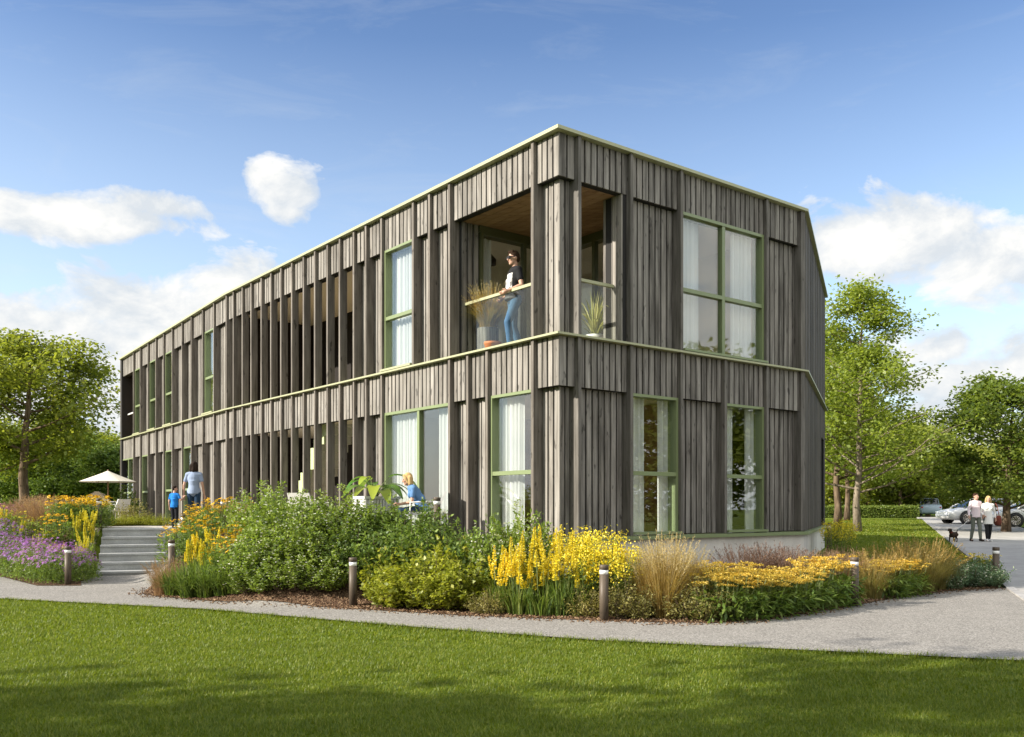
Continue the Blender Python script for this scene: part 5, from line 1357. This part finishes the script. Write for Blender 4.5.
person((wc.x - .02, wc.y + .0, 1.04), R(97), 1.64, dict(pelvis=(0, -.02, .50), hipL=(-.09, .0, .50), hipR=(.09, .0, .50), kneeL=(-.11, .42, .50), kneeR=(.11, .42, .50), ankL=(-.11, .38, .085), ankR=(.11, .40, .085),
    waist=(0, .05, .65), chest=(0, .15, .82), neck=(0, .24, .975), head=(0, .30, 1.10), shL=(-.18, .18, .92), shR=(.18, .18, .92), elL=(-.22, .22, .66), elR=(.22, .22, .66), wrL=(-.16, .44, .62), wrR=(.16, .44, .62), nod=R(-14)),
    'blonde woman in blue T-shirt sitting on the terrace before the wide window', cloth('denim_blue_tee', (.10, .20, .38)), jeans_dk, cloth('sandals', (.2, .12, .07)), hair_bl, 'bob', female=True)
# planter with broad leaves
pl = A(375.5, 17.0, .055); o = thing('white_planter', (pl.x, pl.y, 1.05), 'white slatted planter box on the terrace before the wide window', 'planter', None, R(38))
b = MB()
for i in range(12):
    x = -.33 + .06 * i
    for y in (-.24, .24): b.box((x, y, .34), (.045, .03, .64))
for i in range(8):
    y = -.21 + .06 * i
    for x in (-.35, .35): b.box((x, y, .34), (.03, .045, .64))
b.box((0, 0, .34), (.64, .44, .60)); b.build('box', M['white'], o)
b = MB(); 
for d_, c in (((.76, .05, .05), (0, -.245, .69)), ((.76, .05, .05), (0, .245, .69)), ((.05, .44, .05), (-.355, 0, .69)), ((.05, .44, .05), (.355, 0, .69))): b.box(c, d_)
b.build('rim', M['white'], o)
b = MB(); b.box((0, 0, .655), (.65, .45, .02)); b.build('soil', M['mulch'], o)
m, t, out = new_mat('broad_leaf')
rnd = t.n('ShaderNodeNewGeometry').outputs['Random Per Island']
c = t.ramp(rnd, [(0, (.06, .17, .02)), (.6, (.16, .30, .03)), (1, (.36, .42, .04))])
d = t.n('ShaderNodeBsdfPrincipled'); t.l(c, d.inputs['Base Color']); d.inputs['Roughness'].default_value = .35
tr = t.n('ShaderNodeBsdfTranslucent'); t.l(c, tr.inputs[0]); mx = t.n('ShaderNodeMixShader'); mx.inputs[0].default_value = .35
t.l(d.outputs[0], mx.inputs[1]); t.l(tr.outputs[0], mx.inputs[2]); t.l(mx.outputs[0], out.inputs[0]); M['broad'] = m
def broad_leaf(mb, st, az, ln, rise, w, seg=7):
    d = V((math.cos(az), math.sin(az), 0)); s_ = V((-math.sin(az), math.cos(az), 0))
    pet = [V((0, 0, 0)), d * ln * .15 + V((0, 0, rise * .6)), d * ln * .35 + V((0, 0, rise))]
    st.tube(pet, [.012, .009, .006], 6)
    vs = []; fs = []
    for i in range(seg + 1):
        t = i / seg; c = pet[2] + d * ln * .75 * t + V((0, 0, .12 * ln * math.sin(t * 2.2) - .38 * ln * t * t)); ww = w * (math.sin(math.pi * (t * .92 + .04)) ** .75)
        vs += [c - s_ * ww + V((0, 0, ww * .25)), c, c + s_ * ww + V((0, 0, ww * .25))]
    for i in range(seg):
        for k in (0, 1): fs.append((3 * i + k, 3 * i + k + 1, 3 * i + k + 4, 3 * i + k + 3))
    mb.add(vs, fs, 0, True)
o = thing('broad_leaf_plant', (pl.x, pl.y, 1.05 + .66), 'bright green broad-leaved plant growing in the white planter', 'plant')
lf, st_ = MB(), MB()
for k in range(15): broad_leaf(lf, st_, k * 2.4, U(.42, .76), U(.12, .42), U(.08, .125))
lf.build('foliage', M['broad'], o); st_.build('stem', M['stem'], o)
# ---- parasol and seats at the far end
pu = A(108, 33.0, .05)
o = thing('parasol', pu, 'cream garden parasol, open, on the terrace at the far end of the house', 'parasol')
zc0 = 1.55 + 26 / F * 33 - pu.z; zc1 = zc0 + .40
b = MB(); b.tube([(0, 0, 0), (0, 0, zc1 + .05)], .022, 10); b.build('pole', M['oak'], o)
b = MB(); vs = []; fs = []; n = 8; NR = 6
for th_ in (0, .012):
    for j in range(NR + 1):
        for k in range(n * 4):
            a = 2 * math.pi * k / (n * 4); sag = abs(math.sin(a * n / 2)); r = 1.0 * j / NR
            rr = r * (1 - .05 * sag * r); vs.append((rr * math.cos(a), rr * math.sin(a), zc1 - (zc1 - zc0) * r ** .9 + th_ - .0 * sag))
N4 = n * 4
for s_ in (0, 1):
    for j in range(NR):
        for k in range(N4):
            q_ = [s_ * N4 * (NR + 1) + j * N4 + k, s_ * N4 * (NR + 1) + j * N4 + (k + 1) % N4, s_ * N4 * (NR + 1) + (j + 1) * N4 + (k + 1) % N4, s_ * N4 * (NR + 1) + (j + 1) * N4 + k]
            fs.append(q_ if s_ else q_[::-1])
b.add(vs, fs); b.build('canopy', mat_simple('cream_canvas', (.66, .62, .52), .9, var=.04), o)
for k in range(n):
    b = MB(); a = 2 * math.pi * (k + .0) / n; b.tube([(.02, 0, zc1 - .02), (.98 * math.cos(a), .98 * math.sin(a), zc0 - .015)] if False else [(.05 * math.cos(a), .05 * math.sin(a), zc1 - .03), (.96 * math.cos(a), .96 * math.sin(a), zc0 - .01)], .008, 5)
    b.build('rib', M['oak'], o)
b = MB(); b.lathe([(0, 0), (.26, 0), (.26, .05), (.05, .09), (0, .09)], 16); b.build('base', M['black'], o)
chair(A(85, 31.5, .055), R(-70), 'white garden chair under the left edge of the cream parasol')
chair(A(117, 31.8, .055), R(60), 'white garden chair under the right edge of the cream parasol')
chair(A(104, 31.2, .055), R(8), 'white garden chair turned away from the viewer in front of the parasol pole')
p_ = A(110, 32.6, .055); o = thing('garden_table', p_, 'round white garden table under the cream parasol', 'table')
b = MB(); b.lathe([(.03, .70), (.48, .70), (.48, .73), (.03, .735)], 24); b.build('tabletop', M['white'], o)
for k in range(4):
    a = k * math.pi / 2 + .4; b = MB(); b.tube([(.38 * math.cos(a), .38 * math.sin(a), 0), (.30 * math.cos(a), .30 * math.sin(a), .70)], .016, 8); b.build('leg', M['white'], o)
p_ = A(97, 33.6, .055); o = thing('egg_chair', p_, 'rounded pale wicker chair behind the seats under the parasol', 'chair')
b = MB(); vs = []; fs = []
for j in range(9):
    for k in range(15):
        a = math.pi * (k / 14) * 1.25 - .39; z = j / 8; r = .46 * math.sqrt(max(.02, 1 - (max(0, z - .35) / .66) ** 2)) 
        for rr in (r, r - .03): vs.append((rr * math.cos(a), rr * math.sin(a), .25 + z * .85))
for j in range(8):
    for k in range(14):
        i = (j * 15 + k) * 2
        fs += [(i, i + 2, i + 32, i + 30), (i + 1, i + 31, i + 33, i + 3)]
b.add(vs, fs, 0, True); b.build('shell', mat_simple('pale_wicker', (.60, .55, .46), .8, bump=.5, scale=20), o)
b = MB(); b.lathe([(0, .40), (.40, .40), (.42, .45), (.36, .50), (0, .51)], 18); b.build('seat', M['white'], o)
b = MB(); b.lathe([(.0, 0), (.34, 0), (.30, .05), (.05, .08), (.05, .4), (0, .4)], 16); b.build('base', M['black'], o)
# ---- balcony pots
M['grey_wood'] = mat_wood('grey_tub_boards', GREY, 1.5)
a_ = Q(2.62, .55); o = thing('wooden_planter', (a_[0], a_[1], ZBF + .005), 'round weathered wood tub on the balcony', 'planter')
b = MB(); n = 18
for k in range(n):
    a0_, a1_ = 2 * math.pi * k / n, 2 * math.pi * (k + .94) / n
    pr_ = [(r * math.cos(x), r * math.sin(x)) for r, x in ((.17, a0_), (.17, a1_), (.20, a1_), (.20, a0_))]
    b.prism(pr_[::-1] if False else [pr_[0], pr_[3], pr_[2], pr_[1]], 0, .62)
b.build('tub', M['grey_wood'], o)
b = MB(); b.lathe([(0, .59), (.175, .59)], 16); b.build('soil', M['mulch'], o)
g_ = K_fine.place((a_[0], a_[1], ZBF + .59), 'pale arching grass growing in the round wooden tub on the balcony', None, .85, .9, var=0)
K_tan.place((a_[0], a_[1], ZBF + .585), 'feathery cream grass plumes in the wooden balcony tub', None, 1.0, .82, var=0)
a_ = Q(2.30, .42); o = thing('clay_pot', (a_[0], a_[1], ZBF + .005), 'small orange clay pot beside the wooden tub on the balcony', 'pot')
b = MB(); b.lathe([(0, 0), (.10, 0), (.15, .26), (.16, .27), (.16, .31), (.13, .31), (.12, .25), (0, .24)], 18); b.build('pot', mat_simple('terracotta', (.36, .13, .05), .7), o)
b = MB(); b.lathe([(.0, .25), (.118, .25)], 14); b.build('soil', M['mulch'], o)
a_ = Q(.95, 1.70); o = thing('potted_plant', (a_[0], a_[1], ZBF + .005), 'pale leaved potted plant behind the glass of the right balcony opening', 'plant')
b = MB(); b.lathe([(0, 0), (.14, 0), (.19, .34), (.19, .38), (.16, .38), (.15, .32), (0, .31)], 18); b.build('pot', M['white'], o)
f_ = NP(); c_ = curve_blades(70, .07, 1.0, .6, .6, 7, .5); c_[..., 2] += .32
f_.strip(c_, np.broadcast_to(np.array([.006, .010, .013, .014, .012, .008, .001]), (70, 7)))
put('foliage', f_.mesh('foliage', mat_leaf('palm_leaf', (.26, .30, .12), (.44, .47, .22), .45, c3=(.62, .6, .34))), o)
# ---- room things seen through the panes
a_ = Q(4.0, 1.62); o = thing('floor_lamp', (a_[0], a_[1], ZBF + .004), 'black floor lamp with small shade in the room behind the balcony', 'lamp'); o.scale = (.9, .9, 1.12)
b = MB(); b.lathe([(0, 0), (.16, 0), (.16, .02), (.012, .035), (.010, 2.05), (0, 2.05)], 16); b.build('stand', M['black'], o)
b = MB(); b.lathe([(.03, 2.22), (.14, 2.12), (.135, 2.02), (.12, 2.02), (.12, 2.10), (.02, 2.20)], 18); b.build('lamp_shade', M['black'], o)
def curtain(fac, a0, a1, z0, z1_, d, label, waves=None):
    c = fac.p((a0 + a1) / 2, d, z0); w = a1 - a0; waves = waves or max(2, round(w / .13)); n = waves * 8
    vs = []; fs = []; ph = U(0, 6)
    for k in range(2):
        for i in range(n + 1):
            t = i / n; q_ = fac.p(a0 + w * t, d + .035 * math.sin(t * waves * 6.283 + ph) + .012 * math.sin(t * waves * 15 + ph) + (.01 if k == 0 else 0) * math.sin(t * 9), (z0, z1_)[k])
            vs.append(V(q_) - V(c))
    fs = [(i, i + 1, n + 2 + i, n + 1 + i) for i in range(n)]
    b = MB(); b.add(vs, fs, 0, True); o = b.build('curtain', M['curtain']); o.location = c
    tag(o, label, 'curtain', 'white sheer curtains'); return o
zu0, zu1 = ZBF + .02, ZFU + .02; zl0, zl1 = ZF + .02, 3.58
e = FW / 2 + .04
curtain(FL, up[-3] + .0, up[-4] - .10, zu0, zu1, -.31, 'white curtain filling the tall upper window of the long side')
curtain(FL, lo[-4] + (lo[-5] - lo[-4]) * .48 if False else lo[-3] + (lo[-4] - lo[-3]) * .58, lo[-4] - .08, zl0, zl1, -.31, 'white curtain in the left half of the wide ground floor window')
curtain(FL, lo[-3] + .16, lo[-3] + .74, zl0, zl1, -.30, 'white curtain at the right edge of the wide ground floor window')
curtain(FL, lo[-1] - (lo[-1] - s531) * .52, lo[-1] - .06, zl0, zl1, -.31, 'white curtain in the tall ground floor window next to the corner')
w_ = sR[4] - sR[2]
curtain(FR, sR[2] + e - .03, sR[2] + e + .66, zu0, zu1, -.31, 'white curtain at the left edge of the upper green window of the short side')
curtain(FR, sR[2] + w_ * .70, sR[4] - e - .02, zu0, zu1, -.31, 'wider white curtain in the right part of the upper green window of the short side')
for i, nm in ((1, 'left'), (3, 'right')):
    w_ = sR[i + 1] - sR[i]
    curtain(FR, sR[i] + e - .02, sR[i] + e + (.50 if i == 1 else .46), zl0, zl1, -.31, f'white curtain at the left edge of the {nm} ground floor window of the short side')
    curtain(FR, sR[i] + w_ * .74, sR[i + 1] - e, zl0, zl1, -.31, f'white curtain at the right edge of the {nm} ground floor window of the short side')
curtain(fA, .70, 1.05, zu0, 6.74, -.18, 'white curtain behind the glazed wall of the balcony')
curtain(F2, s2[10] + e, s2[9] - e, zu0, zu1, -.31, 'white curtain in the upper window just beyond the bend of the long side')
# ---- cars
M['carwhite'] = mat_simple('white_car_paint', (.74, .73, .72), .18, var=.01, spec=.6)
M['carblue'] = mat_simple('grey_blue_car_paint', (.30, .38, .46), .2, var=.01, spec=.6)
M['cardark'] = mat_simple('dark_car_paint', (.03, .032, .036), .2, var=.01, spec=.6)
M['carglass'] = mat_simple('car_glass', (.02, .025, .03), .05, var=.01, spec=.9)
M['tyre'] = mat_simple('tyre_rubber', (.02, .02, .02), .8); M['rim'] = mat_simple('alloy_rim', (.55, .50, .45), .25, .9, var=.05)
M['headlamp'] = mat_simple('headlamp_glass', (.75, .78, .8), .1); M['tail'] = mat_simple('tail_lamp', (.35, .02, .02), .2)
def car(loc, head, paint, label, tall=0.0, pickup=False):
    """x is forward"""
    o = thing('parked_car', loc, label, 'car', 'cars parked at the end of the driveway', head)
    st = [(-2.32, .62, .42, .80), (-2.22, .80, .28, .92), (-1.8, .88, .22, .96), (-1.35, .91, .20, .97), (-.6, .91, .19, .96), (.4, .91, .19, .95), (1.0, .91, .20, .93), (1.5, .90, .22, .86), (2.0, .86, .24, .76), (2.25, .74, .30, .66), (2.34, .55, .38, .56)]
    b = MB(); ring = []
    for x, w, zl, zs in st:
        zs += tall * .5; zm = (zl + zs) / 2
        half = [(0, zl), (w * .80, zl), (w * .97, zl + .08), (w, zm), (w * .985, zs - .12), (w * .90, zs - .02), (w * .6, zs + .015), (0, zs + .03)]
        ring.append([(x, -y, z) for y, z in half] + [(x, y, z) for y, z in half[-2:0:-1]])
    n = len(ring[0]); vs = [p for r in ring for p in r]
    fs = [(i * n + k, i * n + (k + 1) % n, (i + 1) * n + (k + 1) % n, (i + 1) * n + k) for i in range(len(ring) - 1) for k in range(n)]
    fs += [tuple(range(n))[::-1], tuple((len(ring) - 1) * n + k for k in range(n))]
    b.add(vs, fs, 0, True); b.build('body', paint, o)
    zt = 1.42 + tall
    cab = [(-1.75, .93, .70), (-1.0, zt - .06, .62), (-.4, zt, .62), (.15, zt - .01, .61), (.55, zt - .12, .62), (1.25, .93, .74)]
    if pickup: cab = [(-.65, .93, .72), (-.5, zt - .04, .64), (-.2, zt, .63), (.25, zt - .01, .62), (.6, zt - .12, .62), (1.25, .93, .74)]
    b = MB(); vs = []
    for x, z, w in cab: vs += [(x, -w, z + .02), (x, -.80, .90 + tall * .4), (x, .80, .90 + tall * .4), (x, w, z + .02)]
    fs = []
    for i in range(len(cab) - 1):
        for k in (0, 2, 3): fs.append((4 * i + k, 4 * i + (k + 1) % 4, 4 * i + 4 + (k + 1) % 4, 4 * i + 4 + k))
    b.add(vs, fs); b.build('window_glass', M['carglass'], o)
    b = MB()
    for i in range(1, len(cab) - 2):
        (x0, za, wa), (x1, zb_, wb) = cab[i], cab[i + 1]
        b.hexa([(x0, -wa - .02, za), (x1, -wb - .02, zb_), (x1, wb + .02, zb_), (x0, wa + .02, za), (x0, -wa + .04, za + .045), (x1, -wb + .04, zb_ + .045), (x1, wb - .04, zb_ + .045), (x0, wa - .04, za + .045)])
    for sy in (-1, 1):
        for (p0, p1) in ((0, 1), (len(cab) - 1, len(cab) - 2)):
            (x0, za, wa), (x1, zb_, wb) = cab[p0], cab[p1]; b.tube([(x0, sy * wa * 1.06, za), (x1, sy * (wb + .01), zb_ + .02)], .04, 6)
        b.tube([(-.35, sy * .80, .93 + tall * .4), (-.3, sy * .635, zt)], .035, 6)
    b.build('roof', paint, o)
    for wx in (-1.38, 1.38):
        for sy in (-1, 1):
            rot = Matrix.Rotation(R(90) * -sy, 3, 'X'); c = V((wx, sy * .84, .335))
            b = MB(); b.lathe([(.40, .112), (.405, .118), (.33, .12)], 28, V((wx, sy * .80, .345)), mat=rot); b.lathe([(.20, .02), (.24, .115), (.31, .125), (.335, .08), (.335, -.08), (.25, -.10)], 28, c, mat=rot)
            w = b.build('wheel', M['tyre'], o)
            b = MB(); b.lathe([(.24, .10), (.235, .118), (.21, .10), (.20, .085), (.0, .085)], 24, c, mat=rot)
            for k in range(10):
                a = 2 * math.pi * k / 10; p0 = rot @ V((.03 * math.cos(a), .03 * math.sin(a), .10)); p1 = rot @ V((.215 * math.cos(a), .215 * math.sin(a), .115)); b.tube([c + p0, c + p1], [.022, .018], 5)
            b.build('rim', M['rim'], w)
    for sy in (-1, 1):
        b = MB(); b.ball((2.13, sy * .62, .66), (.17, .14, .06)); b.build('headlight', M['headlamp'], o)
        b = MB(); b.ball((-2.22, sy * .66, .80), (.09, .15, .07)); b.build('taillight', M['tail'], o)
        b = MB(); b.ball((.85, sy * .98, .98), (.07, .11, .07)); b.build('mirror', paint, o)
    return o
pos = A(980, 52.0, .03); car(pos, R(186), M['carwhite'], 'white car parked behind the couple, its nose to the left')
pos = A(1037, 47.5, .03); car(pos, R(172), M['carwhite'], 'white car at the right edge of the picture behind the round tree', .02)
pos = A(929, 80, .03); car(pos, R(70), M['carblue'], 'grey blue pickup far down at the end of the driveway', .15, True)
pos = A(904, 92, .03); car(pos, R(100), M['cardark'], 'dark car far away at the end of the far lawn hedge', .1)
# ------------------------------------------------------------------ sky, sun, camera
SUN_EL = R(27); sh = np.array([-.955, -.295]); sh = sh / np.linalg.norm(sh)
ds = V((sh[0] * math.cos(SUN_EL), sh[1] * math.cos(SUN_EL), math.sin(SUN_EL)))
L = bpy.data.lights.new('sun', 'SUN'); L.energy = 4.5; L.angle = R(.6); L.color = (1.0, .93, .82)
lo_ = link(bpy.data.objects.new('sun', L)); lo_.location = ds * 60
lo_.rotation_euler = (-ds).to_track_quat('-Z', 'Y').to_euler()
wd = bpy.data.worlds.new('World'); SC.world = wd; wd.use_nodes = True
wd.node_tree.nodes.clear(); t = NT(wd.node_tree)
out = t.n('ShaderNodeOutputWorld'); bgN = t.n('ShaderNodeBackground')
sky = t.n('ShaderNodeTexSky'); sky.sky_type = 'NISHITA'; sky.sun_disc = False; sky.sun_elevation = SUN_EL
sky.sun_rotation = math.atan2(sh[0], sh[1]); sky.air_density = 1.0; sky.dust_density = .6; sky.ozone_density = 1.6; sky.altitude = 50
tc = t.n('ShaderNodeTexCoord').outputs['Generated']
vn = t.n('ShaderNodeVectorMath', operation='NORMALIZE'); t.l(tc, vn.inputs[0])
sp = t.n('ShaderNodeSeparateXYZ'); t.l(vn.outputs[0], sp.inputs[0])
az = t.math('MULTIPLY', t.math('ARCTAN2', sp.outputs[0], sp.outputs[1]), 57.2958)
el = t.math('MULTIPLY', t.math('ARCSINE', sp.outputs[2]), 57.2958)
def azel(px, py): return math.degrees(math.atan((px - 512) / F)), math.degrees(math.atan((HZ - py) / math.hypot(F, px - 512)))
# clouds as they stand over the horizon: px, py, half width, half height (in pixels), weight
CL = [(20, 216, 90, 19, 1.1), (105, 219, 95, 20, 1.1), (165, 208, 50, 13, .95), (268, 178, 26, 16, .85), (285, 192, 36, 20, .9), (283, 212, 26, 16, .7),
      (228, 290, 70, 34, 1.15), (155, 314, 95, 40, 1.15), (90, 345, 130, 46, 1.0), (60, 390, 170, 40, .7), (20, 435, 260, 40, .65),
      (858, 240, 72, 42, 1.2), (925, 240, 84, 42, 1.2), (985, 258, 76, 40, 1.2), (1060, 268, 90, 38, 1.05), (900, 270, 80, 22, .8),
      (938, 350, 54, 30, 1.1), (975, 382, 84, 42, 1.15), (1045, 372, 74, 54, 1.1), (950, 420, 90, 36, .95), (860, 460, 140, 34, .6), (1000, 475, 140, 34, .6), (500, 460, 400, 40, .5)]
cv_ = t.mapping(vn.outputs[0], (1, 1, 1.5))
noA = t.noise(cv_, 13.0, 9, .60, .3)
mpv = t.n('ShaderNodeVectorMath', operation='ADD'); t.l(cv_, mpv.inputs[0]); mpv.inputs[1].default_value = (-.022, -.012, .032)
noB = t.noise(mpv.outputs[0], 13.0, 7, .60, .3)
dens = None; low = None
for px, py, rw_, rh_, wt in CL:
    a0, e0 = azel(px, py); ra, re = math.degrees(rw_ / F) * math.cos(R(a0)), math.degrees(rh_ / F) * math.cos(R(a0))
    dx = t.math('MULTIPLY', t.math('SUBTRACT', az, a0), 1 / ra); dy = t.math('MULTIPLY', t.math('SUBTRACT', el, e0), 1 / re)
    rr = t.math('SQRT', t.math('ADD', t.math('MULTIPLY', dx, dx), t.math('MULTIPLY', dy, dy)))
    v = t.math('MULTIPLY', t.math('SUBTRACT', 1.18, rr), wt)
    dens = v if dens is None else t.math('MAXIMUM', dens, v)
# bright unseen cloud added behind the viewer to fill the shaded facade
bk_ = t.math('LESS_THAN', sp.outputs[1], .25)
back = t.math('SUBTRACT', t.math('MULTIPLY', bk_, t.math('SUBTRACT', t.math('MULTIPLY', t.noise(vn.outputs[0], 2.6, 3, .5), 3.0), -3.25)), 4.0)
dens = t.math('MAXIMUM', dens, back)
dn = t.math('ADD', dens, t.math('MULTIPLY', t.math('SUBTRACT', noA, .5), 3.0))
mask = t.ramp(dn, [(.08, 0.0), (.26, .55), (.55, .96), (.85, 1.0)])
wisp = t.noise(t.mapping(vn.outputs[0], (2.0, 2.0, 9.0)), 2.0, 8, .65, 1.0)
mask = t.math('MAXIMUM', mask, t.math('MULTIPLY', t.ramp(wisp, [(.52, 0.0), (.85, 1.0)]), .22))
shade = t.math('ADD', t.math('MULTIPLY', t.math('SUBTRACT', noA, noB), 3.6), t.math('ADD', t.math('MULTIPLY', dens, .35), .22), clamp=True)
ccol = t.mix(shade, (.70, .75, .80), (1.0, .99, .96))
cl_ = t.n('ShaderNodeVectorMath', operation='SCALE'); t.l(ccol, cl_.inputs[0]); t.l(t.math('ADD', t.math('MULTIPLY', bk_, 2.4), 4.0), cl_.inputs['Scale'])  # cloud behind the viewer made brighter for more fill light
haz = t.ramp(el, [(0.0, .62), (.12, .0)]) if False else None
lft_ = t.math('MULTIPLY', t.math('MULTIPLY', az, -1 / 40.0, clamp=True), .34)          # the air is brighter towards the sun
hz_ = t.math('MULTIPLY', t.math('SUBTRACT', 1.0, t.math('MULTIPLY', el, 1 / 27.0), clamp=True), t.math('ADD', lft_, .46))
dk_ = t.math('MULTIPLY', t.math('SUBTRACT', el, 9.0), 1 / 24.0, clamp=True)
skd = t.mix(dk_, sky.outputs[0], t.mix(1.0, sky.outputs[0], (.46, .54, .68), 'MULTIPLY'))
skc = t.mix(hz_, skd, (3.35, 3.8, 4.35))
col = t.mix(mask, skc, cl_.outputs[0])
t.l(col, bgN.inputs[0]); bgN.inputs[1].default_value = .122
t.l(bgN.outputs[0], out.inputs[0])
cam = bpy.data.cameras.new('camera'); co = link(bpy.data.objects.new('camera', cam))
co.location = (0, 0, CH); co.rotation_euler = (R(90), 0, 0)
cam.sensor_width = 36; cam.lens = 36 * F / 1024; cam.shift_y = (HZ - 368.5) / 1024; cam.clip_end = 3000; cam.clip_start = .05
SC.camera = co
vs_ = SC.view_settings; vs_.view_transform = 'Standard'; vs_.look = 'None'; vs_.exposure = 1.12; vs_.gamma = 1.0; vs_.use_curve_mapping = False
SC.render.resolution_x, SC.render.resolution_y = 1024, 737
SC.cycles.max_bounces = 8; SC.cycles.transparent_max_bounces = 16; SC.cycles.use_denoising = True
SC.cycles.caustics_reflective = False; SC.cycles.caustics_refractive = False
